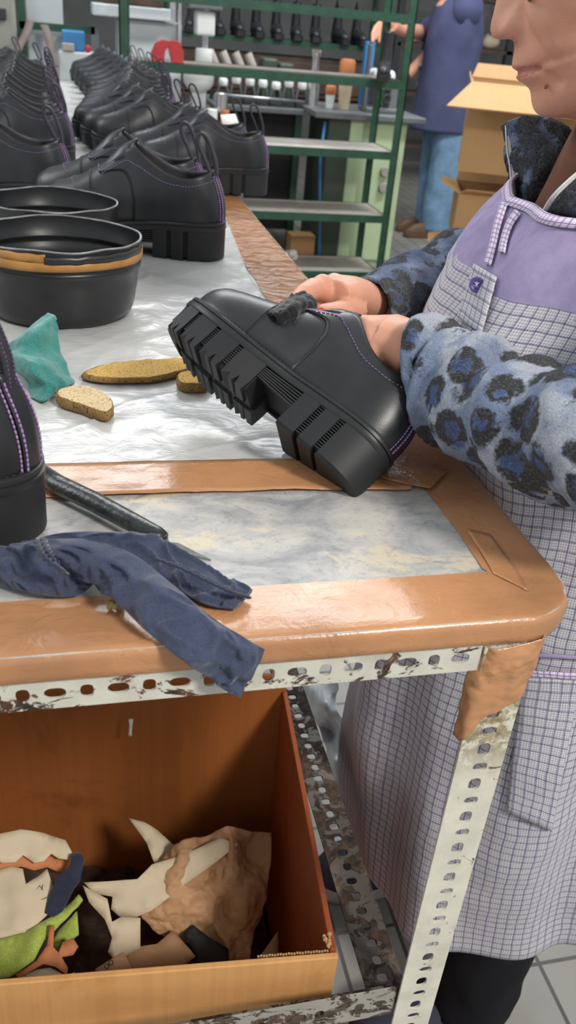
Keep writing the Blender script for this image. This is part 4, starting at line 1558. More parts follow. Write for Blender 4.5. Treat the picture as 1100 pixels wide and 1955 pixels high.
# held shoe: the pose found from the photograph
HR = Matrix(((-0.5941, -0.2943, 0.7487), (0.7406, -0.5635, 0.3661), (0.3141, 0.7719, 0.5527)))
HK = 0.866
HT = CAM_POS + (V((0.2527, 0.6865, 0.8673)) - V((0, 0, 1.27))) * HK
held = shoe0
held['label'] = 'black derby shoe held tilted with its lugged sole toward the camera'
held.matrix_world = Matrix.Translation(HT) @ HR.to_4x4() @ Matrix.Scale(HK, 4)


for ch in kids(held):
    if ch.name.startswith('pull_loop'):
        held_loop = ch
ORD = ['first', 'second', 'third', 'fourth', 'fifth', 'sixth', 'seventh', 'eighth', 'ninth', 'tenth', 'eleventh', 'twelfth', 'thirteenth', 'fourteenth', 'fifteenth', 'sixteenth', 'seventeenth']
place_shoe('black derby shoe standing heel-on beside the black knife handle, cut off by the picture edge', (-0.031, 0.553), (-0.93, 0.37), 1.0)
place_shoe('black derby shoe directly behind the tubs, its whole side in view', (0.226, 1.354), (-0.28, 0.085), 1.03)
place_shoe('black derby shoe paired close behind the shoe directly behind the tubs', (0.215, 1.476), (-0.28, 0.075), 1.03)
place_shoe('black derby shoe whose heel overhangs the taped right bench edge', (0.405, 1.905), (-0.28, 0.04), 1.0)
place_shoe('black derby shoe with a white tag inside, behind the shoe overhanging the bench edge', (0.388, 2.03), (-0.28, 0.04), 1.0)
right_row = [(0.330, 2.33), (0.305, 2.44), (0.283, 2.56), (0.295, 2.68), (0.305, 2.80), (0.318, 2.92), (0.322, 3.08), (0.345, 3.31), (0.335, 3.48), (0.330, 3.66), (0.315, 3.88), (0.300, 4.12), (0.285, 4.32)]
for k, (hx, hy) in enumerate(right_row):
    j = random.uniform(-0.012, 0.012)
    place_shoe('black derby shoe, %s in the right row counting back from the white-tagged shoe' % ORD[k], (hx, hy), (-0.28, 0.03 + j), 1.0)
left_row = [(0.030, 1.635), (0.037, 2.08), (0.022, 2.22), (0.016, 2.38), (0.010, 2.54), (0.018, 2.70), (0.014, 2.85), (0.006, 3.02), (0.000, 3.22), (-0.004, 3.45), (-0.05, 3.70), (-0.14, 4.03)]
for k, (hx, hy) in enumerate(left_row):
    j = random.uniform(-0.012, 0.012)
    place_shoe('black derby shoe, %s in the left row counting back from the front' % ORD[k], (hx - 0.03, hy), (-0.28, 0.03 + j), 1.0)
# the held shoe's loop is tucked away under the sleeve: take it off this one
for g in kids(held_loop):
    bpy.data.objects.remove(g)
bpy.data.objects.remove(held_loop)
tg = MB()
tg.grid([[at_d(421, 219, 1.985), at_d(453, 217, 1.99)], [at_d(427, 246, 1.96), at_d(459, 241, 1.965)]])
tag(tg.build('paper_tag', M['price'], None, solid=0.0006), 'small white paper tag stuck inside the collar of a shoe in the right row', 'tag')
# ------------------------------------------------------------------ the worker at the bench
from mathutils.bvhtree import BVHTree

woman = thing('person', 'person in blue leopard fleece and purple plaid apron holding the shoe over the bench', 'person', (0.52, 0.75, 0.0))
WL = V((0.52, 0.75, 0.0))
M4 = Matrix.Translation


def wpart(mb, name, mats, parent=None, **kw):
    mb.v = [p - WL for p in mb.v]
    return mb.build(name, mats, parent or woman, **kw)


# head frame from the photograph
hr = ray(1000, 120).normalized()
HFc = R3 @ V((-0.984, 0.179, 0.363))
HF = (HFc - hr * HFc.dot(hr)).normalized()
HL = -hr
HU = HL.cross(-HF).normalized()
if HU.z < 0:
    HU = -HU
HO = at_d(978, 75, 0.70)
HS = 1.03


def hd(x, y, z):
    """point from head coordinates: x forward of the base of the nose, y to her left, z up"""
    return HO + (HF * x + HL * y + HU * z) * HS


_a = curve1([-0.078, -0.0672, -0.0646, -0.0607, -0.055, -0.05, -0.0405, -0.033, -0.0285, -0.0265, -0.0242, -0.0222, -0.0195, -0.0153, -0.008, 0.0, 0.0127, 0.02, 0.0325, 0.045, 0.06, 0.09, 0.12, 0.15, 0.165],
            [0.050, 0.069, 0.077, 0.0845, 0.0885, 0.0892, 0.0898, 0.0935, 0.0965, 0.0968, 0.0938, 0.0975, 0.0985, 0.0985, 0.0962, 0.0948, 0.0910, 0.0890, 0.0855, 0.0845, 0.092, 0.094, 0.085, 0.055, 0.012])
_b = curve1([-0.078, -0.070, -0.0646, -0.055, -0.04, -0.02, 0.0, 0.02, 0.045, 0.09, 0.13, 0.15, 0.165], [0.018, 0.030, 0.040, 0.050, 0.0575, 0.0625, 0.0670, 0.0700, 0.0720, 0.074, 0.06, 0.035, 0.008])
_bk = curve1([-0.078, -0.065, -0.05, -0.02, 0.02, 0.06, 0.10, 0.14, 0.165], [0.03, 0.045, 0.055, 0.075, 0.095, 0.105, 0.10, 0.065, 0.012])
_n = curve1([-0.003, 0.0, 0.0025, 0.005, 0.0085, 0.0127, 0.0165, 0.021, 0.0325, 0.042, 0.052, 0.06], [0.0, 0.0015, 0.0100, 0.0150, 0.0175, 0.0188, 0.0185, 0.0172, 0.0145, 0.0090, 0.0035, 0.0])
_ns = curve1([-0.003, 0.006, 0.0127, 0.021, 0.0325, 0.06], [0.0100, 0.0098, 0.0088, 0.0080, 0.0078, 0.009])
_pp = curve1([-0.078, -0.05, -0.02, 0.01, 0.05, 0.12], [1.9, 1.75, 1.60, 1.62, 1.85, 2.0])


def gs(d, s):
    return math.exp(-0.5 * (d / s) ** 2)


def seg_d(p, a, b):
    ax, ay = a
    bx, by = b
    t = max(0, min(1, ((p[0] - ax) * (bx - ax) + (p[1] - ay) * (by - ay)) / ((bx - ax) ** 2 + (by - ay) ** 2)))
    return math.hypot(p[0] - ax - t * (bx - ax), p[1] - ay - t * (by - ay)), t


def poly_d(p, pts):
    return min(seg_d(p, pts[i], pts[i + 1])[0] for i in range(len(pts) - 1))


def head_r(phi, z):
    a, b, k, p = _a(z), _b(z), _bk(z), _pp(z)
    c, s = math.cos(phi), math.sin(phi)
    ax = a if c > 0 else k
    pe = p if c > 0 else 2.0
    r = (abs(c / ax) ** pe + abs(s / b) ** pe) ** (-1 / pe)
    if c > 0:
        # rounding of the ridge at the middle that a low exponent leaves
        r -= 0.0 
        y = abs(r * s)
        r += _n(z) * gs(y, _ns(z))
        r += 0.0085 * gs(y - 0.0150, 0.0040) * gs(z - 0.0085, 0.0058)                # wing of the nose
        r -= 0.0030 * gs(y - 0.0215, 0.0022) * gs(z - 0.0110, 0.0080)               # crease behind the wing
        r -= 0.0060 * gs(y - 0.0075, 0.0032) * gs(z - 0.0000, 0.0022)               # nostril
        q = (y, z)
        r -= 0.0026 * gs(poly_d(q, [(0.020, 0.016), (0.0265, 0.004), (0.0315, -0.010), (0.0345, -0.022)]), 0.0022)      # fold from nose to mouth
        r += 0.0030 * gs(poly_d(q, [(0.029, 0.016), (0.036, 0.000), (0.040, -0.014)]), 0.006)
        r -= 0.0024 * gs(poly_d(q, [(0.0255, -0.0260), (0.0315, -0.0330), (0.0335, -0.040)]), 0.0018)                   # fold below the corner of the mouth
        r -= 0.0038 * gs(poly_d(q, [(0.0, -0.0240), (0.012, -0.0242), (0.0265, -0.0272)]), 0.0011) * (1 if y < 0.03 else 0)
        r += 0.0012 * gs(z + 0.0195, 0.003) * gs(y - 0.008, 0.008) + 0.0012 * gs(z + 0.0285, 0.003) * gs(y - 0.006, 0.009)
        r -= 0.0018 * gs(z + 0.0385, 0.0035) * gs(y - 0.010, 0.010)
        r -= 0.0015 * gs(y, 0.0022) * gs(z + 0.009, 0.007)                         # groove above the lip
        r -= 0.0090 * gs(y - 0.032, 0.011) * gs(z - 0.045, 0.010)                  # eye socket
        r += 0.0045 * gs(y - 0.032, 0.008) * gs(z - 0.045, 0.007)
        r += 0.0040 * gs(y - 0.043, 0.012) * gs(z - 0.012, 0.014)                  # cheek
        r += 0.0022 * gs(poly_d(q, [(0.040, -0.030), (0.038, -0.052)]), 0.008)     # jowl
    return r


mbh = MB()
zs = list(np.linspace(-0.078, -0.066, 9)) + list(np.linspace(-0.0645, 0.062, 128)) + list(np.linspace(0.066, 0.165, 30))
NPH = 180
rings = []
for z in zs:
    ring = []
    for k in range(NPH):
        t = 2 * k / NPH - 1
        phi = PI * (0.42 * t + 0.58 * t ** 3)
        r = head_r(phi, float(z))
        ring.append(hd(r * math.cos(phi) - 0.095, r * math.sin(phi), float(z)))
    rings.append(ring)
mbh.loft(rings)


def skin_obj(mb, name):
    return mb.build(name, M['skin'], None, angle=180)


mbb = MB()
# ears, neck, core of the body
for sd in (-1, 1):
    mbb.ball(hd(-0.100, sd * 0.074, 0.022), (0.018, 0.008, 0.032), Matrix((HF, HL, HU)).transposed().to_3x3(), 16, 10)
nk0 = V((0.487, 0.712, 1.10))
mbb.tube([nk0, nk0.lerp(hd(-0.115, 0, -0.06), 0.55), hd(-0.112, 0, -0.045), hd(-0.105, 0, 0.0)], [0.062, 0.054, 0.053, 0.052], 24)
mbb.tube([V((0.53, 0.75, 0.66)), V((0.50, 0.745, 0.85)), V((0.50, 0.73, 1.0)), V((0.49, 0.72, 1.12))], [0.10, 0.09, 0.09, 0.06], 20)
FB = V((-0.951, 0.31, 0))
LB = V((-0.31, -0.951, 0))
shL, shR = V((0.470, 0.565, 1.10)), V((0.585, 0.885, 1.09))
wrL = at_d(802, 684, 0.758)
elL = at_d(1275, 850, 0.575)
wrR = at_d(712, 582, 0.885)
elR = V((0.52, 0.99, 1.00))
mbb.tube([V((0.49, 0.72, 1.09)), shL, elL.lerp(shL, 0.5), elL, at_d(1130, 838, .615), at_d(1020, 812, .655), at_d(940, 775, .692), at_d(860, 728, .73), wrL], [0.05, 0.045, 0.036, 0.030, 0.028, 0.026, 0.024, 0.023, 0.024], 20)
mbb.tube([V((0.49, 0.72, 1.09)), shR, shR.lerp(elR, 0.5), elR, elR.lerp(wrR, 0.5), at_d(740, 578, 0.90), wrR], [0.05, 0.05, 0.04, 0.034, 0.032, 0.025, 0.023], 20)
# legs
mbb.tube([V((0.53, 0.75, 0.70)), V((0.515, 0.66, 0.62)), V((0.505, 0.64, 0.35)), V((0.53, 0.635, 0.08)), V((0.50, 0.64, 0.035))], [0.09, 0.06, 0.045, 0.035, 0.03], 16)
mbb.tube([V((0.53, 0.75, 0.70)), V((0.525, 0.88, 0.62)), V((0.52, 0.90, 0.35)), V((0.525, 0.90, 0.08)), V((0.49, 0.90, 0.035))], [0.09, 0.06, 0.045, 0.035, 0.03], 16)


def sh(x, y, z):
    return HT + HR @ V((x, y, z)) * HK


# left hand inside the shoe
hb = [wrL, at_d(770, 660, 0.766), at_d(742, 648, 0.774), at_d(716, 642, 0.780), sh(0.110, -0.004, 0.100), sh(0.130, -0.002, 0.090)]
bk = (R3 @ V((0.1, -0.9, -0.45))).normalized()
rings = []
for i, p in enumerate(hb):
    t = (hb[min(i + 1, 5)] - hb[max(i - 1, 0)]).normalized()
    sd = t.cross(bk).normalized()
    u = sd.cross(t).normalized()
    w, h = [(0.029, 0.025), (0.031, 0.024), (0.033, 0.023), (0.037, 0.021), (0.035, 0.018), (0.030, 0.013)][i]
    rings.append([p + sd * w * math.cos(2 * PI * k / 24) + u * h * math.sin(2 * PI * k / 24) for k in range(24)])
mbb.loft(rings)
for k, yy in enumerate((-0.022, -0.0075, 0.0075, 0.021)):
    ln = (0.062, 0.072, 0.076, 0.068)[k]
    mbb.tube([sh(0.118, yy * 0.9, 0.096), sh(0.125 + ln * 0.4, yy, 0.090), sh(0.125 + ln * 0.75, yy, 0.082), sh(0.125 + ln, yy * 0.95, 0.074)], [0.0095, 0.009, 0.0082, 0.006], 12)
mbb.tube([at_d(726, 645, 0.788), sh(0.105, -0.026, 0.105), sh(0.125, -0.026, 0.085), sh(0.142, -0.020, 0.074)], [0.013, 0.011, 0.010, 0.007], 12)

# right hand: a loose fist that presses the black cloth on the shoe
DR = 0.815
kn_ = [at_d(598, 553, DR), at_d(616, 545, DR + 0.012), at_d(638, 543, DR + 0.028), at_d(657, 548, DR + 0.044)]     # knuckles, index first
pal = [wrR, at_d(690, 575, 0.875), at_d(662, 567, 0.86), at_d(640, 562, 0.845), at_d(618, 562, 0.83)]
up = (R3 @ V((-0.1, -0.95, -0.3))).normalized()
rings = []
for i, p in enumerate(pal):
    t = (pal[min(i + 1, 4)] - pal[max(i - 1, 0)]).normalized()
    sd = t.cross(up).normalized()
    u = sd.cross(t).normalized()
    w, h = [(0.024, 0.020), (0.029, 0.021), (0.033, 0.021), (0.034, 0.019), (0.030, 0.015)][i]
    rings.append([p + sd * w * math.cos(2 * PI * k / 24) + u * h * math.sin(2 * PI * k / 24) for k in range(24)])
mbb.loft(rings)
fing = [
    [kn_[0], at_d(580, 562, DR - 0.016), at_d(566, 578, DR - 0.026), at_d(556, 592, DR - 0.030)],
    [kn_[1], at_d(592, 556, DR + 0.002), at_d(578, 580, DR - 0.004), at_d(570, 598, DR - 0.008)],
    [kn_[2], at_d(612, 553, DR + 0.026), at_d(596, 575, DR + 0.018), at_d(598, 600, DR + 0.010)],
    [kn_[3], at_d(634, 556, DR + 0.046), at_d(618, 575, DR + 0.038), at_d(620, 598, DR + 0.030)],
]
for pts in fing:
    mbb.tube([pal[2].lerp(pts[0], 0.5)] + pts, [0.010, 0.0112, 0.0098, 0.0088, 0.0062], 14)
    mbb.ball(pts[0], 0.0112, None, 12, 8)
mbb.tube([at_d(676, 590, 0.842), at_d(660, 595, 0.822), at_d(640, 598, 0.804), at_d(616, 599, 0.792), at_d(606, 600, 0.788)], [0.015, 0.0125, 0.0105, 0.0092, 0.0066], 14)

body_in = [skin_obj(mbh, 'head_form'), skin_obj(mbb, 'limb_form')]
mj = bpy.data.meshes.new('join')
bmj = bmesh.new()
for o in body_in:
    bmj.from_mesh(o.data)
bmj.to_mesh(mj)
bmj.free()
oj = bpy.data.objects.new('join', mj)
COL.objects.link(oj)
md = oj.modifiers.new('r', 'REMESH')
md.mode = 'VOXEL'
md.voxel_size = 0.0019
md.use_smooth_shade = True
md2 = oj.modifiers.new('s', 'SMOOTH')
md2.factor = 0.5
md2.iterations = 2
dg = bpy.context.evaluated_depsgraph_get()
dg.update()
body_me = bpy.data.meshes.new_from_object(oj.evaluated_get(dg))
for o in body_in + [oj]:
    bpy.data.objects.remove(o)
body_me.transform(Matrix.Translation(-WL))
body_me.materials.clear()
body_me.materials.append(M['skin'])
body_me.materials.append(M['lip'])
body_me.polygons.foreach_set('use_smooth', [True] * len(body_me.polygons))
# lips get their own colour
Hinv = Matrix((HF, HL, HU))
for p in body_me.polygons:
    d = p.center + WL - HO
    if d.length < 0.06:
        x, y, z = (Hinv @ d) / HS
        y = abs(y)
        if x > -0.03:
            lo, hi = -0.0295 + 0.10 * max(0, y - 0.006) ** 1.05, -0.0175 - 0.32 * max(0, y - 0.006)
            if lo < z < hi and y < 0.0255:
                p.material_index = 1
body = bpy.data.objects.new('body', body_me)
COL.objects.link(body)
body.parent = woman
tag(body)
# thumb nail
mb = MB()
mb.ball(at_d(611, 596, 0.779), (0.0056, 0.0032, 0.0045), (Matrix.Rotation(0.3, 3, 'Z')), 14, 8)
wpart(mb, 'thumb_nail', M['nail'], angle=180)
mb = MB()
mb.ball(hd(-0.018, 0.0275, -0.0405), 0.0017, None, 10, 6)
wpart(mb, 'mole', simple('mole', (150, 100, 84), 0.6), angle=180)
# hair, eyes, glasses (mostly above the picture)
mb = MB()
rings = []
for i, z in enumerate(np.linspace(0.03, 0.172, 26)):
    zz = min(float(z), 0.1645)
    ring = []
    for k in range(60):
        phi = -PI + 2 * PI * k / 60
        r = head_r(phi, zz) + 0.010 + 0.002 * math.sin(phi * 23)
        if abs(phi) < 1.35 and z < 0.105:
            r -= 0.016
        ring.append(hd(r * math.cos(phi) - 0.097, r * math.sin(phi), float(z)))
    rings.append(ring)
mb.loft(rings)
wpart(mb, 'hair', M['hair'], angle=180)
for sd in (-1, 1):
    mb = MB()
    mb.ball(hd(-0.022, sd * 0.031, 0.046), 0.0118, None, 18, 12)
    e = wpart(mb, 'eye', M['white'], angle=180)
    mb = MB()
    mb.ball(hd(-0.0125, sd * 0.031, 0.0445), (0.003, 0.005, 0.005), Matrix((HF, HL, HU)).transposed(), 12, 8)
    wpart(mb, 'iris', M['wood_dark'], e, angle=180)
mb = MB()
gc = {}
for sd in (-1, 1):
    c = V((-0.017, sd * 0.033, 0.0395))
    pts = []
    for k in range(37):
        a = 2 * PI * k / 36
        pts.append(hd(c.x - 0.006 * abs(math.cos(a)) ** 2 * (1 if math.cos(a) * sd > 0 else 0), c.y + 0.023 * math.cos(a), c.z + 0.0185 * math.sin(a)))
    mb.tube(pts, 0.0016, 8)
    mb.tube([hd(-0.022, sd * 0.056, 0.049), hd(-0.05, sd * 0.074, 0.055), hd(-0.10, sd * 0.078, 0.05)], 0.0016, 8)
mb.tube([hd(-0.014, -0.011, 0.044), hd(0.003, 0, 0.047), hd(-0.014, 0.011, 0.044)], 0.0014, 8)
wpart(mb, 'glasses', M['glasses'], angle=180)

# ---- apron (one wrapped surface: yoke, bib and skirt)
SEC = [(1.20, .500, .735, .070, .120), (1.17, .492, .735, .085, .150), (1.135, .484, .735, .105, .165), (1.10, .478, .735, .118, .170), (1.03, .458, .738, .125, .178), (.95, .486, .742, .124, .178), (.80, .498, .752, .140, .190), (.65, .500, .757, .155, .202), (.5, .510, .762, .165, .212), (.325, .528, .765, .170, .218)]
secz = [s[0] for s in SEC][::-1]
secf = [curve1(secz, [s[k] for s in SEC][::-1]) for k in range(1, 5)]


def tor(z, th, off=0.0):
    cx, cy, a, b = (f(z) for f in secf)
    c, s = math.cos(th), math.sin(th)
    return V((cx, cy, z)) + FB * (a + off) * math.copysign(abs(c) ** 0.8, c) + LB * (b + off) * math.copysign(abs(s) ** 0.8, s)


def apron_fold(p, z, th):
    f = 0.0
    low = min(1, max(0, (0.95 - z) / 0.3))
    f += low * 0.012 * math.sin(th * 5.0 + 1.2 * math.sin(z * 6) + 0.6)
    f += low * 0.006 * math.sin(th * 11 + z * 5)
    up = 1 - low
    f += up * 0.006 * math.sin(th * 9 + 2.0 * math.sin(z * 12))
    f += 0.004 * noise.fractal(p * 9, 0.9, 2, 3)
    return f


zr = list(np.linspace(1.20, 1.06, 22)) + list(np.linspace(1.053, 0.325, 88))
ths = [math.radians(-125 + 250 * k / 120) for k in range(121)]
P = []
for z in zr:
    row = []
    for th in ths:
        zz = float(z)
        d = math.degrees(th)
        # neck opening: the top edge dips in front and on her left
        zt = float(np.interp(d, [-125, -75, -52, -40, -30, -6, 4, 30, 70, 90, 125], [1.10, 1.12, 1.17, 1.20, 1.20, 1.176, 1.168, 1.170, 1.176, 1.18, 1.10]))
        z2 = 0.325 + (zz - 0.325) * (zt - 0.325) / (1.20 - 0.325) if zz > 1.06 else 0.325 + (zz - 0.325) * ((zt - 0.325) / (1.20 - 0.325) * max(0, (zz - 0.8) / 0.26) + 1 - max(0, (zz - 0.8) / 0.26)) if zz > 0.8 else zz
        p = tor(z2, th, 0.014)
        n = V((p.x - secf[0](z2), p.y - secf[1](z2), 0)).normalized()
        row.append(p + n * apron_fold(p, z2, th))
    P.append(row)
mb = MB()
mb.grid(P)
nc_ = len(ths) - 1
for fi in range(len(mb.f)):
    zc = sum(mb.v[i].z for i in mb.f[fi]) / 4
    if zc > 1.108:
        mb.mi[fi] = 1
AP = [list(mb.v), [list(f) for f in mb.f]]
bvh = BVHTree.FromPolygons([tuple(v) for v in AP[0]], AP[1])
apron = wpart(mb, 'apron', [M['plaid'], M['lavender']], angle=180, solid=0.0015)


def hit(px, py, off=0.002):
    r = ray(px, py).normalized()
    loc, nrm, idx, dist = bvh.ray_cast(CAM_POS, r)
    if loc is None:
        return at_d(px, py, 0.85)
    if nrm.dot(r) > 0:
        nrm = -nrm
    return loc + nrm * off


def band(px, wpx, name, mat, parent, off=0.003, n=40):
    c = cr(px, n)
    P = []
    for i in range(n):
        t = c[min(i + 1, n - 1)] - c[max(i - 1, 0)]
        t = t / np.linalg.norm(t)
        nn = np.array([-t[1], t[0]])
        P.append([hit(*(c[i] + nn * wpx * u), off + 0.0012 * (1 - u * u)) for u in (-1, -0.5, 0, 0.5, 1)])
    mb = MB()
    mb.grid(P)
    return wpart(mb, name, mat, parent, angle=180, solid=0.0008)


band([(966, 392), (958, 415), (950, 445), (944, 475), (935, 508)], 7, 'binding', M['gingham'], apron)
band([(992, 408), (978, 428), (968, 455), (962, 485)], 7, 'binding', M['gingham'], apron)
band([(1002, 1281), (1040, 1281), (1120, 1285)], 6, 'binding', M['gingham'], apron, 0.006)
band([(1006, 1250), (1040, 1248), (1120, 1252)], 4, 'binding', M['lavender'], apron, 0.004)
# bound neckline
js = [j for j in range(len(ths)) if -34 < math.degrees(ths[j]) < 95]
B_ = []
for j in js:
    a, b = P[0][j], P[2][j]
    n = V((a.x - 0.49, a.y - 0.735, 0)).normalized()
    dn = (b - a).normalized()
    B_.append([a + n * 0.0005 - dn * 0.001, a + n * 0.0035 - dn * 0.0015, a + n * 0.0038 + dn * 0.003, a + n * 0.0034 + dn * 0.008, a + n * 0.001 + dn * 0.0085])
mb = MB()
mb.grid(B_)
wpart(mb, 'binding', M['gingham'], apron, angle=180, solid=0.0006)
# pocket with a stitched edge
cn = [(1000, 1288), (1104, 1292), (1050, 1582), (968, 1546)]
P = []
for i in range(24):
    f = i / 23
    row = []
    for j in range(14):
        g = j / 13
        x = (cn[0][0] * (1 - g) + cn[1][0] * g) * (1 - f) + (cn[3][0] * (1 - g) + cn[2][0] * g) * f
        y = (cn[0][1] * (1 - g) + cn[1][1] * g) * (1 - f) + (cn[3][1] * (1 - g) + cn[2][1] * g) * f
        row.append(hit(x, y, 0.0045))
    P.append(row)
mb = MB()
mb.grid(P)
wpart(mb, 'pocket', M['plaid'], apron, angle=180, solid=0.0018)
# placket piece with the button
P = []
cn = [(912, 508), (955, 532), (925, 640), (880, 610)]
for i in range(14):
    f = i / 13
    row = []
    for j in range(8):
        g = j / 7
        x = (cn[0][0] * (1 - g) + cn[1][0] * g) * (1 - f) + (cn[3][0] * (1 - g) + cn[2][0] * g) * f
        y = (cn[0][1] * (1 - g) + cn[1][1] * g) * (1 - f) + (cn[3][1] * (1 - g) + cn[2][1] * g) * f
        row.append(hit(x, y, 0.005))
    P.append(row)
mb = MB()
mb.grid(P)
wpart(mb, 'placket', M['plaid'], apron, angle=180, solid=0.0018)
bt = hit(925, 551, 0.008)
bn = (CAM_POS - bt).normalized()
bq_ = bn.to_track_quat('Z', 'Y').to_matrix()
mb = MB()
mb.lathe([(0.0001, 0.0012), (0.0035, 0.0010), (0.0048, 0.0024), (0.0064, 0.0022), (0.0068, 0.0006), (0.0062, -0.001), (0.0001, -0.001)], n=30, sx=0.92)
mb.v = [bq_ @ v + bt for v in mb.v]
b_ = wpart(mb, 'button', M['button'], apron, angle=60)
mb = MB()
for a0, a1 in (((-0.002, -0.002, 0.0018), (0.002, 0.002, 0.0018)), ((-0.002, 0.002, 0.0018), (0.002, -0.002, 0.0018)), ((0, -0.0025, 0.0019), (0, 0.0025, 0.0019))):
    mb.tube([bq_ @ V(a0) + bt, bq_ @ V(a1) + bt], 0.0004, 5)
wpart(mb, 'button_thread', M['zip'], b_, angle=180)

# ---- jacket: torso, sleeves, collar
jm = MB()
rings = []
for z in np.linspace(1.105, 0.86, 20):
    rings.append([tor(float(z), 2 * PI * k / 60, -0.006) for k in range(60)])
rings.insert(0, [rings[0][k] * 0.4 + V((.500, .735, 1.115)) * 0.6 for k in range(60)])
jm.loft(rings)
jacket = wpart(jm, 'jacket', M['fleece_in'], angle=180)


def sleeve(name, ctr, rad, mat, seed, amp=0.006, lump=None, nr=110, nc=72, cuff=True):
    C_ = cr([tuple(c) for c in ctr], nr)
    Rr = cr([(r,) for r in rad], nr)
    rings = []
    up = V((0, 0, 1))
    for i in range(nr):
        p = V(C_[i])
        t = V(C_[min(i + 1, nr - 1)] - C_[max(i - 1, 0)]).normalized()
        u = (up - t * up.dot(t)).normalized()
        s = t.cross(u)
        ring = []
        for k in range(nc):
            a = 2 * PI * k / nc
            d = u * math.sin(a) + s * math.cos(a)
            q = p + d * Rr[i][0]
            w = noise.fractal(q * 13 + V((seed, 0, 0)), 0.9, 2, 3) * amp * 1.3
            w += (0.5 - abs(noise.noise(V((q.x * 24, q.y * 24, q.z * 15)) + V((seed, 3, 0))))) * amp * 1.0
            w += noise.noise(q * 120) * 0.0012 + noise.noise(q * 320) * 0.0010
            if lump:
                w += lump(i / (nr - 1), a)
            ring.append(q + d * w)
        rings.append(ring)
    # turn the cuff in
    rings.insert(0, [V(C_[0]) + (q - V(C_[0])) * 0.86 + V(C_[3] - C_[0]) * 0.5 for q in rings[0]])
    rings.insert(0, [V(C_[0]) + (q - V(C_[0])) * 0.9 + V(C_[3] - C_[0]) * 3.0 for q in rings[1]])
    mb = MB()
    mb.loft(rings, False, False)
    return wpart(mb, name, mat, jacket, angle=180)


def lumpL(f, a):
    s = math.sin(a)
    r = -0.010 * gs(f - 0.135, 0.022) * (0.6 + 0.4 * s)
    r += 0.006 * gs(f - 0.06, 0.05)
    r += 0.010 * gs(f - 0.24, 0.06) * max(0, -s + 0.3)
    r += 0.006 * math.sin(f * 46 + 2.2 * math.sin(a)) * min(1, max(0, (f - 0.1) / 0.1)) * 0.7
    return r


sleeve('sleeve', [at_d(801, 712, .752), at_d(842, 707, .742), at_d(884, 728, .722), at_d(940, 775, .692), at_d(1020, 812, .655), at_d(1130, 838, .615), elL, elL.lerp(shL, 0.35), elL.lerp(shL, 0.7), shL + V((0.01, 0.02, 0.02))],
       [.0385, .0415, .0420, .0440, .0470, .0520, .0560, .062, .068, .070], M['fleece'], 1.0, 0.006, lumpL)
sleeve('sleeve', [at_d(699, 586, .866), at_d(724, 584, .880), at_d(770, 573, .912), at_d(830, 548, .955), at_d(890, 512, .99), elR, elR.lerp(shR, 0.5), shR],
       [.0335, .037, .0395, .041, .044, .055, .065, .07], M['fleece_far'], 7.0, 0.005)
# brown knit collar
mb = MB()
rings = []
for f in np.linspace(0, 1, 12):
    c = V((0.466, 0.728, 1.10)).lerp(hd(-0.113, 0, -0.062), float(f))
    r = float(np.interp(f, [0, 0.4, 0.9, 1], [0.084, 0.070, 0.0600, 0.055]))
    rings.append([c + V((r * math.cos(2 * PI * k / 40), r * math.sin(2 * PI * k / 40), 0.01 * math.cos(2 * PI * k / 40))) * (1 + 0.02 * math.sin(k * 1.7 + f * 9)) for k in range(40)])
mb.loft(rings, False, False)
wpart(mb, 'knit_collar', M['turtle'], angle=180, solid=0.003)
# open fleece collar: far flap and near flap
far = [[at_d(970, 238, .835), at_d(985, 226, .815), at_d(1010, 220, .79), at_d(1045, 222, .772), at_d(1080, 236, .765), at_d(1108, 262, .765)],
       [at_d(972, 290, .835), at_d(995, 285, .82), at_d(1025, 280, .80), at_d(1050, 285, .79), at_d(1075, 290, .785), at_d(1090, 296, .79)],
       [at_d(979, 345, .835), at_d(998, 345, .825), at_d(1014, 345, .81), at_d(1030, 342, .805), at_d(1045, 340, .805), at_d(1056, 338, .805)],
       [at_d(986, 410, .838), at_d(1000, 415, .83), at_d(1008, 415, .825), at_d(1014, 414, .825), at_d(1020, 412, .82), at_d(1025, 410, .82)]]
P = wrinkle(sheet_pts(far, 50, 50), 0.004, 35, 2)
P = wrinkle(P, 0.0012, 200, 2)
mb = MB()
mb.grid(P)
cf = wpart(mb, 'collar', M['fleece_in'], jacket, angle=180, solid=0.006)
near = [[at_d(1125, 318, .700), at_d(1150, 330, .685), at_d(1200, 350, .66)],
        [at_d(1085, 350, .703), at_d(1110, 370, .69), at_d(1170, 390, .67)],
        [at_d(1055, 382, .712), at_d(1080, 405, .70), at_d(1140, 425, .69)],
        [at_d(1037, 412, .735), at_d(1060, 436, .735), at_d(1120, 460, .715)]]
P = wrinkle(wrinkle(sheet_pts(near, 40, 30), 0.003, 35, 3), 0.0012, 200, 2)
mb = MB()
mb.grid(P)
wpart(mb, 'collar', M['fleece_in'], jacket, angle=180, solid=0.006)


def zipper(pts, parent):
    ps = [V(p) for p in cr([tuple(p) for p in pts], 60)]
    mb = MB()
    for o_ in (-1, 1):
        mb.tube([p + (R3 @ V((1, 0.2, 0))) * 0.0011 * o_ for p in ps], 0.0010, 6)
    z = wpart(mb, 'zip_tape', M['zip'], parent, angle=180)
    mb = MB()
    for k, p in enumerate(ps):
        mb.ball(p + (R3 @ V((1.0, 0, -0.3))) * 0.0024, 0.0009, None, 6, 4)
    wpart(mb, 'zip_teeth', M['zip_teeth'], parent, angle=180)


zipper([at_d(968, 240, .825), at_d(969, 262, .825), at_d(971, 290, .825), at_d(976, 320, .825), at_d(978, 350, .825), at_d(982, 405, .827)], cf)
zipper([at_d(1122, 316, .690), at_d(1085, 347, .692), at_d(1055, 378, .700), at_d(1036, 410, .722)], cf)

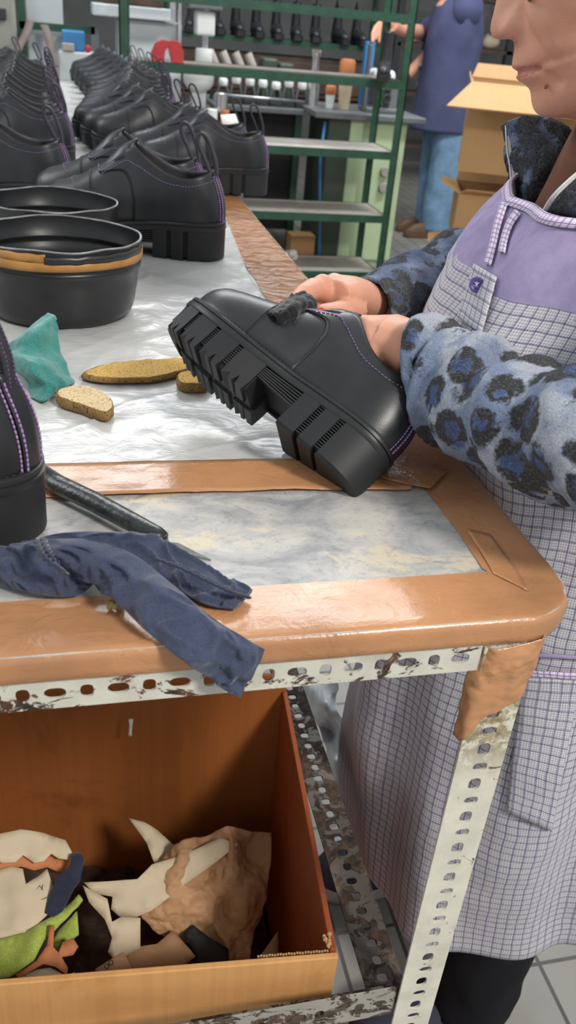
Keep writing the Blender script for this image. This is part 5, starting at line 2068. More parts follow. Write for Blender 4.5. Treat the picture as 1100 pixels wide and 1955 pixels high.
# ---- trousers and shoes
for lx, ly, fx in ((0.505, 0.64, 0.50), (0.52, 0.90, 0.49)):
    pts = [V((0.53, 0.75 + (ly - 0.75) * 0.6, 0.72)), V((lx + 0.005, ly, 0.60)), V((lx, ly, 0.40)), V((lx + 0.008, ly, 0.22)), V((lx + 0.01, ly, 0.075))]
    C_ = cr([tuple(p) for p in pts], 40)
    rr = cr([(0.11,), (0.092,), (0.072,), (0.066,), (0.062,)], 40)
    rings = []
    for i in range(40):
        rings.append([V(C_[i]) + V((math.cos(2 * PI * k / 40), math.sin(2 * PI * k / 40), 0)) * (rr[i][0] + 0.005 * noise.fractal(V((math.cos(2 * PI * k / 40), math.sin(2 * PI * k / 40), C_[i][2] * 9)) * 1.4, 0.9, 2, 3)) for k in range(40)])
    mb = MB()
    mb.loft(rings)
    wpart(mb, 'trouser_leg', M['trouser'], angle=180)
    o_ = [(0.06, 0), (0.055, 0.028), (0.03, 0.038), (-0.02, 0.036), (-0.09, 0.044), (-0.14, 0.038), (-0.165, 0.018), (-0.168, 0), (-0.165, -0.018), (-0.14, -0.038), (-0.09, -0.044), (-0.02, -0.036), (0.03, -0.038), (0.055, -0.028)]
    oc = smooth_closed(o_, 40)

    def ring(s, z, zf=0.0):
        return [V((lx + x * s, ly + y * s, z + zf * max(0, x + 0.05))) for x, y in oc]
    mb = MB()
    mb.loft([ring(1.0, 0.002), ring(1.03, 0.006), ring(1.03, 0.026), ring(1.0, 0.03)])
    so = wpart(mb, 'shoe_sole', M['sneaker_sole'], angle=60)
    mb = MB()
    mb.loft([ring(0.99, 0.029), ring(1.0, 0.045), ring(0.92, 0.066, 0.1), ring(0.70, 0.082, 0.25), ring(0.35, 0.09, 0.3)])
    wpart(mb, 'shoe', M['sneaker'], angle=180)

# the black polishing cloth in her right hand
bcl = [[at_d(586, 556, .790), at_d(601, 568, .786), at_d(604, 588, .784), at_d(592, 606, .780)],
       [at_d(564, 560, .782), at_d(586, 570, .772), at_d(590, 592, .772), at_d(580, 611, .772)],
       [at_d(545, 571, .768), at_d(566, 579, .750), at_d(570, 598, .750), at_d(564, 614, .756)],
       [at_d(524, 585, .762), at_d(544, 592, .745), at_d(549, 604, .745), at_d(545, 615, .750)],
       [at_d(508, 602, .758), at_d(522, 604, .745), at_d(530, 611, .745), at_d(528, 617, .748)]]
P = wrinkle(wrinkle(sheet_pts(bcl, 60, 44), 0.004, 40, 3), 0.0016, 110, 5)
mb = MB()
mb.grid(P)
tag(mb.build('polishing_cloth', M['black_cloth'], None, angle=180, solid=0.004), 'black polishing cloth wrapped over fingers, pressed on the tongue of the held shoe', 'cloth')
# ------------------------------------------------------------------ green rack behind the bench
YR, YR2 = 4.675, 5.02


def at(name, label, cat, p, group=None):
    return thing(name, label, cat, p, group), V(p)


def bmk(mb, o, name, mat, parent, **kw):
    mb.v = [p - o for p in mb.v]
    return mb.build(name, mat, parent, **kw)


rk, ro = at('shelf_rack', 'dark green steel rack with pale shelf boards behind the shoe rows', 'rack', (0.97, 4.85, 0.0))
rx0, rx1 = 0.255, 1.672
for (px_, py_) in ((rx0, YR), (rx0 + 0.03, YR2), (rx1, YR), (rx1 - 0.02, YR2)):
    mb = MB()
    mb.box((px_ - 0.020, py_ - 0.003, 0), (px_ + 0.020, py_ + 0.003, 2.05))
    mb.box((px_ - 0.020 if px_ < 1 else px_ + 0.014, py_ - 0.003, 0), (px_ - 0.014 if px_ < 1 else px_ + 0.020, py_ + 0.034, 2.05))
    bmk(mb, ro, 'post', M['green'], rk, smooth=False)
for z in (0.06, 0.372, 0.70, 1.04, 1.335, 1.70):
    mb = MB()
    mb.box((rx0, YR - 0.006, z - 0.040), (rx1, YR, z))
    mb.box((rx0, YR2, z - 0.040), (rx1, YR2 + 0.006, z))
    mb.box((rx0, YR, z - 0.040), (rx0 + 0.006, YR2, z))
    mb.box((rx1 - 0.006, YR, z - 0.040), (rx1, YR2, z))
    sf = bmk(mb, ro, 'shelf_frame', M['green'], rk, smooth=False)
    mb = MB()
    if z in (0.06, 0.372, 0.70):
        mb.box((rx0 + 0.007, YR + 0.001, z - 0.012), (rx1 - 0.007, YR2 - 0.001, z - 0.002))
    else:
        mb.box((rx0 + 0.007, YR + 0.001, z - 0.012), (rx1 - 0.007, YR + 0.045, z - 0.002))
        mb.box((rx0 + 0.007, YR2 - 0.046, z - 0.012), (rx1 - 0.007, YR2 - 0.001, z - 0.002))
    bmk(mb, ro, 'shelf_board', M['shelf_board'], sf, smooth=False)

# ankle boots
def boot(name, label, loc, yaw, s=1.0, group=None):
    t, o = at(name, label, 'boot', (0, 0, 0), group)
    C_ = cr([(0.05, 0.030, 0.115), (0.052, 0.080, 0.112), (0.055, 0.13, 0.10), (0.058, 0.19, 0.092), (0.060, 0.25, 0.095)], 20)
    mb = MB()
    mb.tube([V((c[0], 0, c[1])) for c in C_], [c[2] * 0.46 for c in C_], 20, True)
    for v in mb.v:
        v.y *= 0.74
    bmk(mb, o, 'shaft', M['leather'], t, angle=180)
    mb = MB()
    mb.tube([V((0.015, 0, 0.065)), V((0.07, 0, 0.072)), V((0.13, 0, 0.067)), V((0.19, 0, 0.055)), V((0.235, 0, 0.048)), V((0.262, 0, 0.044))], [0.030, 0.040, 0.042, 0.036, 0.030, 0.014], 20, True, flat=0.9)
    bmk(mb, o, 'vamp', M['leather'], t, angle=180)
    mb = MB()
    mb.loft([[V((x, y * 0.9, z)) for x, y in outline(0.002, 0, SL * 0.97, 24)] for z in (0.018, 0.036)])
    mb.loft([[V((x, y * 0.9, z)) for x, y in outline(0.004, 0, 0.09, 18)] for z in (0.0, 0.018)])
    mb.loft([[V((x, y * 0.9, z)) for x, y in outline(0.004, 0.13, SL * 0.96, 18)] for z in (0.0, 0.018)])
    bmk(mb, o, 'sole', M['rubber'], t)
    mb = MB()
    mb.tube([V((0.012, 0, 0.22)), V((-0.002, 0, 0.26)), V((0.012, 0, 0.29)), V((0.026, 0, 0.265)), V((0.022, 0, 0.22))], 0.005, 8)
    bmk(mb, o, 'pull_loop', M['loop'], t, angle=180)
    t.location = loc
    t.rotation_euler = (0, 0, yaw)
    t.scale = (s, s, s)
    return t


b0 = boot('ankle_boot', 'black boot hung toe-down at the right end of the green rack, under the hand', (1.575, 4.72, 1.042), math.radians(250), 0.86)
b0.rotation_euler = (0, math.radians(0), math.radians(250))

# second rack further back carrying a row of boots
r2, r2o = at('shelf_rack', 'second dark rack with boots on its middle shelf, seen through the green rack', 'rack', (1.3, 6.3, 0.0))
for (px_, py_) in ((0.62, 6.15), (0.62, 6.5), (2.05, 6.15), (2.05, 6.5)):
    mb = MB()
    mb.box((px_ - 0.018, py_ - 0.018, 0), (px_ + 0.018, py_ + 0.018, 2.0))
    bmk(mb, r2o, 'post', M['green'], r2, smooth=False)
for z in (0.80, 1.145, 1.50):
    mb = MB()
    mb.box((0.60, 6.13, z - 0.03), (2.07, 6.52, z))
    bmk(mb, r2o, 'shelf_board', M['green'] if z > 1 else M['wood_dark'], r2, smooth=False)
names2 = ['left end', 'second place', 'third place', 'fourth place', 'fifth place', 'sixth place', 'seventh place', 'eighth place', 'right end']
for k in range(9):
    b = dup(b0)
    b['label'] = 'black boot at the %s of the boot row on the second rack' % names2[k]
    b['group'] = 'boots on the second rack'
    b.location = (0.78 + k * 0.135, 6.32, 1.146)
    b.rotation_euler = (0, 0, math.radians(258 + (k * 37) % 20))
    b.scale = (0.85,) * 3
# dark crate and cloth below the boots
mb = MB()
mb.box((0.66, 6.2, 0.81), (2.0, 6.45, 1.05))
mb.box((0.70, 6.19, 0.84), (1.96, 6.2, 1.02))
tag(mb.build('storage_crate', M['wood_dark'], None, False, bevel=0.008), 'long dark wooden crate on the second rack below the boots', 'crate')

# ------------------------------------------------------------------ machines behind the rack
mc, mo_ = at('machine_cabinet', 'mint green machine cabinet with two round knobs behind the right end of the rack', 'machine', (1.75, 5.35, 0.0))
mb = MB()
mb.box((1.560, 5.16, 0.0), (1.905, 5.62, 0.80))
bmk(mb, mo_, 'body', M['mint'], mc, smooth=False, bevel=0.012)
mb = MB()
mb.box((1.43, 5.165, 0.0), (1.559, 5.62, 0.80))
bmk(mb, mo_, 'side_panel', M['mint_dark'], mc, smooth=False, bevel=0.008)
mb = MB()
mb.box((1.33, 5.10, 0.801), (1.99, 5.70, 0.835))
bmk(mb, mo_, 'worktop', M['machine_grey'], mc, smooth=False, bevel=0.006)
for z in (0.53, 0.44):
    mb = MB()
    mb.lathe([(0.0001, -0.030), (0.024, -0.030), (0.028, -0.022), (0.028, 0.0)], n=24)
    mb.v = [V((1.795 + v.x, 5.159 + v.z, z + v.y)) for v in mb.v]
    bmk(mb, mo_, 'knob', M['shelf_board'], mc, angle=40)
for z in (0.36, 0.09):
    mb = MB()
    mb.ball((1.70, 5.158, z), 0.008, None, 10, 6)
    bmk(mb, mo_, 'screw', M['chrome'], mc, angle=180)
mb = MB()
mb.box((1.915, 5.3, 0.0), (1.945, 5.5, 0.40))
tag(mb.build('blue_board', M['blue'], None, False, bevel=0.004), 'narrow bright blue board standing at the right side of the mint cabinet', 'board')

sm, so_ = at('sewing_machine', 'small white sewing head on the mint cabinet', 'machine', (1.75, 5.3, 0.836))
mb = MB()
mb.box((1.69, 5.22, 0.96), (1.82, 5.38, 1.06))
bmk(mb, so_, 'head', M['white'], sm, smooth=False, bevel=0.03, bseg=4)
mb = MB()
mb.box((1.80, 5.24, 0.837), (1.85, 5.36, 1.0))
bmk(mb, so_, 'column', M['machine_grey'], sm, smooth=False, bevel=0.01)
mb = MB()
mb.box((1.66, 5.22, 0.837), (1.86, 5.38, 0.862))
bmk(mb, so_, 'base', M['machine_grey'], sm, smooth=False, bevel=0.006)
mb = MB()
mb.tube([V((1.72, 5.21, 0.96)), V((1.72, 5.21, 0.90)), V((1.74, 5.21, 0.87))], 0.008, 10)
mb.tube([V((1.77 + 0.02 * math.cos(a), 5.2, 0.915 + 0.02 * math.sin(a))) for a in [2 * PI * k / 16 for k in range(17)]], 0.005, 8)
bmk(mb, so_, 'needle_bar', M['machine_dark'], sm, angle=180)
mb = MB()
mb.box((1.652, 5.25, 0.837), (1.668, 5.30, 1.18))
tag(mb.build('steel_post', M['machine_grey'], None, False, bevel=0.003), 'slim grey steel post left of the white sewing head', 'post')
mb = MB()
mb.box((1.68, 5.42, 0.837), (1.735, 5.46, 1.19))
tag(mb.build('blue_strip', M['blue'], None, False, bevel=0.003), 'upright bright blue strip behind the white sewing head', 'strip')
for nm, lb, cc, px_, z0, h, r in (('glue_jar', 'brown topped cream jar standing left of the slim steel post', 'jar', 1.545, 0.837, 0.26, 0.045), ('bottle', 'small white bottle at the left end of the machine worktop', 'bottle', 1.46, 0.837, 0.12, 0.03)):
    t, o = at(nm, lb, cc, (px_, 5.3, z0))
    mb = MB()
    mb.lathe([(0.0001, 0), (r * 0.7, 0), (r * 0.8, h * 0.3), (r * 0.9, h * 0.55), (r * 0.9, h * 0.6), (0.0001, h * 0.6)], n=24)
    mb.build('jar', M['white'] if nm == 'bottle' else M['cream_paper'], t, angle=50)
    mb = MB()
    mb.lathe([(r * 0.92, h * 0.6), (r, h * 0.66), (r, h * 0.95), (r * 0.8, h), (0.0001, h)], n=24)
    mb.build('lid', M['orange'], t, angle=50)

# long finishing bench with a row of clamps
fb, fo = at('finishing_bench', 'long dark finishing bench behind the green rack', 'bench', (1.0, 5.55, 0.0))
mb = MB()
mb.box((0.79, 5.35, 0.785), (1.325, 5.95, 0.815))
bmk(mb, fo, 'top', M['machine_grey'], fb, smooth=False, bevel=0.004)
mb = MB()
mb.box((0.82, 5.42, 0.12), (1.30, 5.9, 0.785))
bmk(mb, fo, 'skirt', M['black_scrap'], fb, smooth=False)
for lx in (0.81, 1.305):
    mb = MB()
    mb.box((lx - 0.02, 5.38, 0), (lx + 0.02, 5.42, 0.785))
    bmk(mb, fo, 'leg', M['green'], fb, smooth=False)
mb = MB()
mb.box((0.86, 5.34, 0.1), (0.99, 5.36, 0.60))
tag(mb.build('grey_panel', simple('pale_grey_panel', (134, 136, 146), 0.6, scale=6), None, False, bevel=0.004), 'pale grey panel leaning under the finishing bench', 'panel')
places = ['first', 'second', 'third', 'fourth', 'fifth', 'sixth', 'seventh']


def clamp():
    t, o = at('last_clamp', 'x', 'clamp', (0, 0, 0), 'clamps on the finishing bench')
    mb = MB()
    arc = [V((0.055 * math.cos(a), 0, 0.03 + 0.085 * math.sin(a))) for a in [PI * k / 16 for k in range(17)]]
    mb.tube(arc, 0.012, 10)
    bmk(mb, o, 'arch', M['machine_grey'], t, angle=180)
    mb = MB()
    mb.lathe([(0.0001, 0.105), (0.040, 0.105), (0.046, 0.118), (0.044, 0.140), (0.036, 0.150), (0.0001, 0.152)], n=24)
    bmk(mb, o, 'cap', M['white'], t, angle=60)
    mb = MB()
    mb.box((-0.065, -0.03, 0), (0.065, 0.03, 0.03))
    bmk(mb, o, 'foot', M['machine_dark'], t, smooth=False, bevel=0.004)
    return t


c0 = clamp()
for k in range(7):
    c = c0 if k == 0 else dup(c0)
    c['label'] = 'grey arched clamp with a white cap, %s from the left on the finishing bench' % places[k]
    c.location = (0.86 + 0.078 * k, 5.46 + 0.01 * (k % 2), 0.816)
    c.scale = (0.58, 1, 0.85 + 0.05 * ((k * 3) % 4))
mb = MB()
mb.tube([V((0.80, 5.40, 0.862)), V((1.32, 5.40, 0.855))], 0.007, 10)
tag(mb.build('steel_rod', M['chrome'], None, angle=180), 'thin bright steel rod lying along the feet of the clamps', 'rod')
# grey pivoting rack of four fingers
pf, po_ = at('finger_rack', 'pale grey four fingered rack above the left clamps', 'machine part', (0.86, 5.6, 0.98))
mb = MB()
mb.box((0.80, 5.6, 0.975), (1.09, 5.63, 1.0))
bmk(mb, po_, 'bar', M['shelf_board'], pf, smooth=False, bevel=0.004)
for k in range(4):
    mb = MB()
    mb.tube([V((0.84 + 0.075 * k, 5.6, 0.99)), V((0.80 + 0.075 * k, 5.62, 1.07))], [0.022, 0.024], 8)
    bmk(mb, po_, 'finger', M['shelf_board'], pf, angle=40)
for xs_ in (0.81, 1.06):
    mb = MB()
    mb.box((xs_, 5.63, 0.815), (xs_ + 0.02, 5.65, 0.98))
    bmk(mb, po_, 'stand', M['machine_dark'], pf, smooth=False)
for k, (px_, h, mt, lb) in enumerate(((1.16, 0.24, 'mint_dark', 'dark green box right of the finger rack'), (1.26, 0.22, 'mint_dark', 'second dark green box, nearer the chrome cylinder'))):
    mb = MB()
    mb.box((px_ - 0.045, 5.6, 0.816), (px_ + 0.045, 5.75, 0.816 + h))
    tag(mb.build('tool_box', M[mt], None, False, bevel=0.012), lb, 'box')
mb = MB()
mb.lathe([(0.0001, 0), (0.035, 0), (0.035, 0.16), (0.022, 0.17), (0.022, 0.25), (0.03, 0.26), (0.03, 0.29), (0.0001, 0.29)], (1.395, 5.45, 0.836), 24)
tag(mb.build('steel_cylinder', M['chrome'], None, angle=50), 'bright steel stepped cylinder right of the clamps', 'cylinder')

# white machine at the left of the clamps
wm, wo = at('stitching_machine', 'white enamelled machine with a hanging white cylinder, left of the clamps', 'machine', (0.70, 5.2, 0.0))
mb = MB()
mb.box((0.61, 5.17, 0.72), (0.78, 5.45, 0.80))
bmk(mb, wo, 'table', M['machine_grey'], wm, smooth=False, bevel=0.006)
mb = MB()
mb.box((0.64, 5.3, 0.0), (0.74, 5.42, 0.72))
bmk(mb, wo, 'pedestal', M['machine_dark'], wm, smooth=False, bevel=0.01)
mb = MB()
mb.ball((0.69, 5.25, 0.945), (0.085, 0.075, 0.072), None, 24, 14)
mb.box((0.655, 5.24, 0.80), (0.73, 5.33, 0.93))
bmk(mb, wo, 'head', M['white'], wm, angle=60)
mb = MB()
mb.box((0.665, 5.2, 1.155), (0.765, 5.32, 1.27))
bmk(mb, wo, 'upper_box', M['white'], wm, smooth=False, bevel=0.01)
mb = MB()
mb.tube([V((0.715, 5.25, 1.16)), V((0.715, 5.25, 1.08))], 0.012, 12)
mb.box((0.72, 5.32, 0.80), (0.745, 5.36, 1.9))
bmk(mb, wo, 'rod', M['chrome'], wm, angle=40)
mb = MB()
mb.lathe([(0.0001, 0), (0.044, 0), (0.046, 0.006), (0.046, 0.066), (0.042, 0.072), (0.0001, 0.074)], (0.715, 5.25, 1.022), 28)
bmk(mb, wo, 'cylinder', M['white'], wm, angle=50)
mb = MB()
mb.box((0.62, 5.18, 1.275), (0.80, 5.30, 1.315))
bmk(mb, wo, 'arm', M['machine_grey'], wm, smooth=False, bevel=0.006)
for nm, lb, p, r, h, mt in (('chrome_cup', 'shiny chrome cup beside the white machine head', (0.80, 5.12, 0.80), 0.034, 0.09, 'chrome'), ('orange_jar', 'small orange jar below the chrome cup', (0.815, 5.08, 0.736), 0.025, 0.075, 'orange'), ('white_jar', 'small white jar left of the orange jar', (0.745, 5.08, 0.736), 0.03, 0.075, 'white')):
    mb = MB()
    mb.lathe([(0.0001, 0), (r, 0), (r, h), (r * 0.85, h + 0.004), (r * 0.85, h * 0.9), (0.0001, h * 0.9)], p, 24)
    tag(mb.build(nm, M[mt], None, angle=40), lb, 'jar' if 'jar' in nm else 'cup')
mb = MB()
mb.box((0.70, 5.02, 0.715), (0.92, 5.16, 0.735))
mb.box((0.72, 5.04, 0), (0.74, 5.06, 0.715))
mb.box((0.88, 5.12, 0), (0.90, 5.14, 0.715))
mb.box((0.72, 5.12, 0), (0.74, 5.14, 0.715))
mb.box((0.88, 5.04, 0), (0.90, 5.06, 0.715))
tag(mb.build('side_table', M['machine_grey'], None, False), 'little grey stand under the orange and white jars', 'stand')

# tall pale machine panels at the left
pm, pmo = at('machine_housing', 'tall pale grey machine housing behind the red felt arch', 'machine', (0.40, 5.4, 0.0))
mb = MB()
mb.box((0.26, 5.3, 0.0), (0.60, 5.6, 1.20))
bmk(mb, pmo, 'body', M['machine_white'], pm, smooth=False, bevel=0.01)
mb = MB()
mb.box((0.13, 5.22, 1.205), (0.53, 5.6, 1.262))
bmk(mb, pmo, 'shelf', M['machine_white'], pm, smooth=False, bevel=0.006)
mb = MB()
mb.box((0.18, 5.25, 1.263), (0.50, 5.5, 1.42))
bmk(mb, pmo, 'motor_box', M['wood_dark'], pm, smooth=False, bevel=0.012)
mb = MB()
mb.box((0.53, 5.25, 1.2), (0.56, 5.29, 1.9))
mb.box((0.575, 5.25, 1.1), (0.59, 5.30, 1.9))
bmk(mb, pmo, 'rail', M['chrome'], pm, smooth=False)
lm, lmo = at('machine_housing', 'pale machine housing crossed by a green bar, at the upper left', 'machine', (-0.15, 5.4, 0.0))
mb = MB()
mb.box((-0.21, 5.35, 0.0), (-0.02, 5.6, 1.6))
bmk(mb, lmo, 'body', M['machine_white'], lm, smooth=False, bevel=0.008)
mb = MB()
mb.box((-0.24, 5.28, 1.115), (0.14, 5.31, 1.15))
bmk(mb, lmo, 'cross_bar', M['green'], lm, smooth=False)
mb = MB()
mb.box((-0.25, 5.28, 0.0), (-0.21, 5.32, 1.9))
bmk(mb, lmo, 'post', M['green'], lm, smooth=False)
mb = MB()
mb.box((0.12, 5.28, 0.0), (0.16, 5.32, 1.15))
bmk(mb, lmo, 'post', M['machine_grey'], lm, smooth=False)
l2, l2o = at('machine_housing', 'beige machine cover at the top left picture corner', 'machine', (-0.45, 5.4, 0.0))
mb = MB()
mb.box((-0.75, 5.25, 0.0), (-0.255, 5.6, 1.6))
bmk(mb, l2o, 'body', simple('beige_machine_cover', (150, 150, 142), 0.6, scale=5), l2, smooth=False, bevel=0.01)
mb = MB()
mb.box((-0.36, 5.22, 1.15), (-0.30, 5.25, 1.2))
bmk(mb, l2o, 'latch', M['machine_dark'], l2, smooth=False, bevel=0.004)
bl_, blo = at('blue_machine', 'small bright blue machine below the green bar at the upper left', 'machine', (0.03, 5.15, 0.95))
mb = MB()
mb.box((-0.03, 5.1, 1.04), (0.085, 5.25, 1.13))
bmk(mb, blo, 'body', M['blue'], bl_, smooth=False, bevel=0.008)
mb = MB()
mb.box((-0.05, 5.06, 0.90), (0.14, 5.26, 1.038))
bmk(mb, blo, 'base', M['machine_white'], bl_, smooth=False, bevel=0.008)
mb = MB()
mb.ball((0.098, 5.1, 1.055), 0.018, None, 14, 8)
bmk(mb, blo, 'knob', M['red'], bl_, angle=180)
mb = MB()
mb.box((-0.03, 5.05, 1.04), (0.03, 5.09, 1.075))
bmk(mb, blo, 'switch', M['shelf_board'], bl_, smooth=False, bevel=0.004)
mb = MB()
mb.box((-0.015, 5.02, 0.0), (0.2, 5.27, 0.899))
tag(mb.build('machine_stand', M['machine_dark'], None, False, bevel=0.01), 'dark stand carrying the small blue machine', 'stand')
# hanging straps
for a, b, lb in ((at_d(84, 48, 4.4), at_d(106, 128, 4.3), 'grey brown webbing strap hanging in front of the pale housing, right one'), (at_d(58, 40, 4.4), at_d(34, 100, 4.3), 'grey brown webbing strap hanging in front of the pale housing, left one')):
    mb = MB()
    P = []
    for i in range(12):
        f = i / 11
        p = a.lerp(b, f) + V((0.004 * math.sin(f * 5), 0, 0))
        P.append([p + V((-0.02, 0, 0)), p + V((0.02, 0.004, 0))])
    mb.grid(P)
    tag(mb.build('webbing_strap', M['strap'], None, solid=0.004), lb, 'strap')
# red felt arch standing on the rack shelf
mb = MB()
po2 = [(-0.080, 0), (-0.085, 0.04), (-0.065, 0.085), (-0.03, 0.102), (0.0, 0.098), (0.025, 0.104), (0.055, 0.096), (0.070, 0.05), (0.072, 0), (0.014, 0), (0.006, 0.03), (-0.004, 0.072), (-0.018, 0.05), (-0.022, 0)]
mb.prism([(x, z) for x, z in po2], 0, 0.03, lambda x, y, z: V((0.472 + x * 1.0, 4.70 + z, 1.041 + y * 0.95)))
tag(mb.build('felt_arch', M['red'], None, False, bevel=0.003), 'red felt arch standing on the green rack above the shoe rows', 'arch')

# papers and a little carton under the rack
mb = MB()
for k in range(7):
    mb.ball((1.20 + 0.02 * math.cos(k * 2.3), 4.88 + 0.02 * math.sin(k * 2.3), 0.085 + 0.012 * (k % 3)), 0.022, None, 8, 6)
tag(mb.build('paper_ball', M['price'], None, False), 'crumpled white paper ball on the lowest rack shelf', 'paper')
mb = MB()
mb.box((1.24, 5.08, 0.0), (1.39, 5.2, 0.16))
tag(mb.build('small_carton', M['card_far'], None, False, bevel=0.004), 'small brown carton on the floor left of the mint cabinet', 'carton')
mb = MB()
mb.tube([V((1.40, 5.14, 0.78)), V((1.38, 5.1, 0.6)), V((1.39, 5.08, 0.42)), V((1.41, 5.07, 0.2)), V((1.42, 5.06, 0.012))], 0.008, 8)
tag(mb.build('blue_hose', M['blue'], None, angle=180), 'thin blue hose hanging at the left side of the mint cabinet', 'hose')

# ------------------------------------------------------------------ open cardboard boxes on the right
def carton(label, x0, y0, z0, w, d, h, yaw, flaps):
    t, o = at('cardboard_carton', label, 'box', (0, 0, 0), 'open cartons on the right')
    for nm, lo, hi in (('front_panel', (0, 0, 0), (w, 0.006, h)), ('back_panel', (0, d - 0.006, 0), (w, d, h)), ('side_panel', (0, 0.006, 0), (0.006, d - 0.006, h)), ('side_panel', (w - 0.006, 0.006, 0), (w, d - 0.006, h)), ('bottom_panel', (0.006, 0.006, 0), (w - 0.006, d - 0.006, 0.006))):
        mb = MB()
        mb.box(lo, hi)
        mb.build(nm, M['card_far'], t, False)
    for (p0, p1, out, ang, ln, sk) in flaps:
        a, b = V(p0), V(p1)
        u = V(out)
        dirv = u * math.cos(ang) + V((0, 0, 1)) * math.sin(ang)
        sd = (b - a).normalized()
        mb = MB()
        mb.grid([[a, b], [a + dirv * ln * 0.5 + sd * sk * 0.5, b + dirv * ln * 0.5 - sd * sk * 0.5], [a + dirv * ln + sd * sk, b + dirv * ln - sd * sk]])
        mb.build('flap', M['card_far'], t, False, solid=0.006)
    t.location = (x0, y0, z0)
    t.rotation_euler = (0, 0, yaw)
    return t


YW = -0.40
carton('topmost tan cardboard box at the right, a wide flap tilted toward the camera', 1.86, 4.25, 0.685, 0.52, 0.40, 0.40, YW,
       [((0, 0, .40), (.52, 0, .40), (0, -1, 0), -0.42, 0.24, -0.10), ((0, .4, .40), (.52, .4, .40), (0, 1, 0), 0.9, 0.08, 0.02), ((0, 0, .40), (0, .4, .40), (-1, 0, 0), 1.2, 0.03, 0.02)])
carton('middle tan cardboard box of the stack at the right, pale flap sticking out', 1.90, 4.27, 0.36, 0.5, 0.40, 0.22, YW + 0.06,
       [((0, 0, .22), (.5, 0, .22), (0, -1, 0), 0.5, 0.05, 0.03), ((0, 0, .22), (0, .4, .22), (-1, 0, 0), 0.35, 0.09, 0.08), ((0, .4, .22), (.5, .4, .22), (0, 1, 0), 1.2, 0.09, 0.02)])
carton('lowest cardboard box at the right, its flap spread toward the floor behind the far sleeve', 1.88, 4.12, 0.0, 0.5, 0.42, 0.35, YW + 0.02,
       [((0, 0, .35), (.5, 0, .35), (0, -1, 0), -0.55, 0.20, -0.06), ((0, 0, .35), (0, .42, .35), (-1, 0, 0), -0.1, 0.16, 0.10)])
# dark things far behind at the right
fr, fro = at('shelf_rack', 'far dark shelving with pale odds and ends at the upper right', 'rack', (3.6, 8.6, 0))
for z in (0.3, 0.75, 1.15, 1.55):
    mb = MB()
    mb.box((2.9, 8.4, z - 0.03), (5.2, 8.8, z))
    bmk(mb, fro, 'shelf_board', M['wood_dark'], fr, smooth=False)
for x_ in (2.9, 4.0, 5.2):
    mb = MB()
    mb.box((x_ - 0.03, 8.4, 0), (x_ + 0.03, 8.46, 2.0))
    bmk(mb, fro, 'post', M['machine_dark'], fr, smooth=False)
pl = ['far left', 'second', 'third', 'fourth', 'fifth', 'sixth', 'seventh', 'eighth', 'ninth', 'tenth']
for k in range(10):
    mb = MB()
    mb.ball((0, 0, 0.06), (0.07 + 0.02 * (k % 3), 0.06, 0.06), None, 12, 8)
    for v in mb.v:
        v *= 1 + 0.25 * noise.noise(v * 20 + V((k, 0, 0)))
        v.z = max(0, v.z)
    o = mb.build('white_bundle', M['price'] if k % 2 else M['cream_paper'], None, angle=180, loc=(3.1 + 0.195 * k, 8.6, 1.152 if k % 2 == 0 else 0.752))
    tag(o, 'pale bundle on the far dark shelving, %s from the left' % pl[k] if k else 'pale bundle at the left end of the far dark shelving', 'bundle', 'pale bundles on the far shelving')

# ------------------------------------------------------------------ the second worker
w2 = thing('person', 'person in long blue work coat and light jeans reaching toward the green rack', 'person', (2.43, 5.95, 0))
WO = V((2.43, 5.95, 0))


def w2p(mb, name, mat, **kw):
    mb.v = [p - WO for p in mb.v]
    return mb.build(name, mat, w2, **kw)


def eloft(mb, secs, n=40, m=36, amp=0.012, sd=0):
    C_ = cr(secs, n)
    rings = []
    for c in C_:
        rings.append([V((c[0] + c[3] * math.cos(2 * PI * k / m), c[1] + c[4] * math.sin(2 * PI * k / m), c[2])) for k in range(m)])
        for v in rings[-1]:
            d = V((v.x - c[0], v.y - c[1], 0)).normalized()
            v += d * amp * noise.fractal(V((v.x * 6, v.y * 6, v.z * 2.5)) + V((sd, 0, 0)), 0.9, 2, 3)
    mb.loft(rings)


mb = MB()
mb.tube([V((2.44, 5.95, 0.75)), V((2.43, 5.95, 1.1)), V((2.42, 5.95, 1.42)), V((2.41, 5.95, 1.50)), V((2.40, 5.95, 1.58))], [0.12, 0.12, 0.14, 0.065, 0.055], 20)
mb.ball((2.385, 5.95, 1.67), (0.098, 0.076, 0.115), None, 24, 16)
mb.ball((2.285, 5.95, 1.655), (0.022, 0.014, 0.018), None, 12, 8)
mb.ball((2.40, 5.875, 1.66), (0.02, 0.01, 0.03), None, 10, 8)
mb.ball((2.40, 6.025, 1.66), (0.02, 0.01, 0.03), None, 10, 8)
sh_, el_, wr_ = V((2.42, 5.80, 1.40)), at_d(812, 62, 5.75), at_d(764, 58, 5.30)
mb.tube([V((2.43, 5.9, 1.38)), sh_, sh_.lerp(el_, 0.5), el_, el_.lerp(wr_, 0.4), wr_, at_d(748, 48, 5.16)], [0.07, 0.055, 0.05, 0.048, 0.045, 0.030, 0.038], 16)
hk = at_d(738, 44, 5.08)
for k in range(4):
    mb.tube([at_d(744, 42 + 6 * k, 5.12), at_d(728, 40 + 8 * k, 5.02), at_d(716, 52 + 7 * k, 4.97), at_d(710, 66 + 5 * k, 4.95)], [0.013, 0.0125, 0.011, 0.009], 10)
mb.tube([at_d(750, 60, 5.12), at_d(735, 72, 5.04), at_d(722, 80, 5.0)], [0.015, 0.013, 0.010], 10)
mb.ball(hk, (0.045, 0.05, 0.035), None, 14, 10)
mb.tube([V((2.43, 6.05, 1.38)), V((2.42, 6.12, 1.38)), V((2.36, 6.13, 1.15)), V((2.2, 6.1, 1.0))], [0.07, 0.055, 0.045, 0.035], 14)
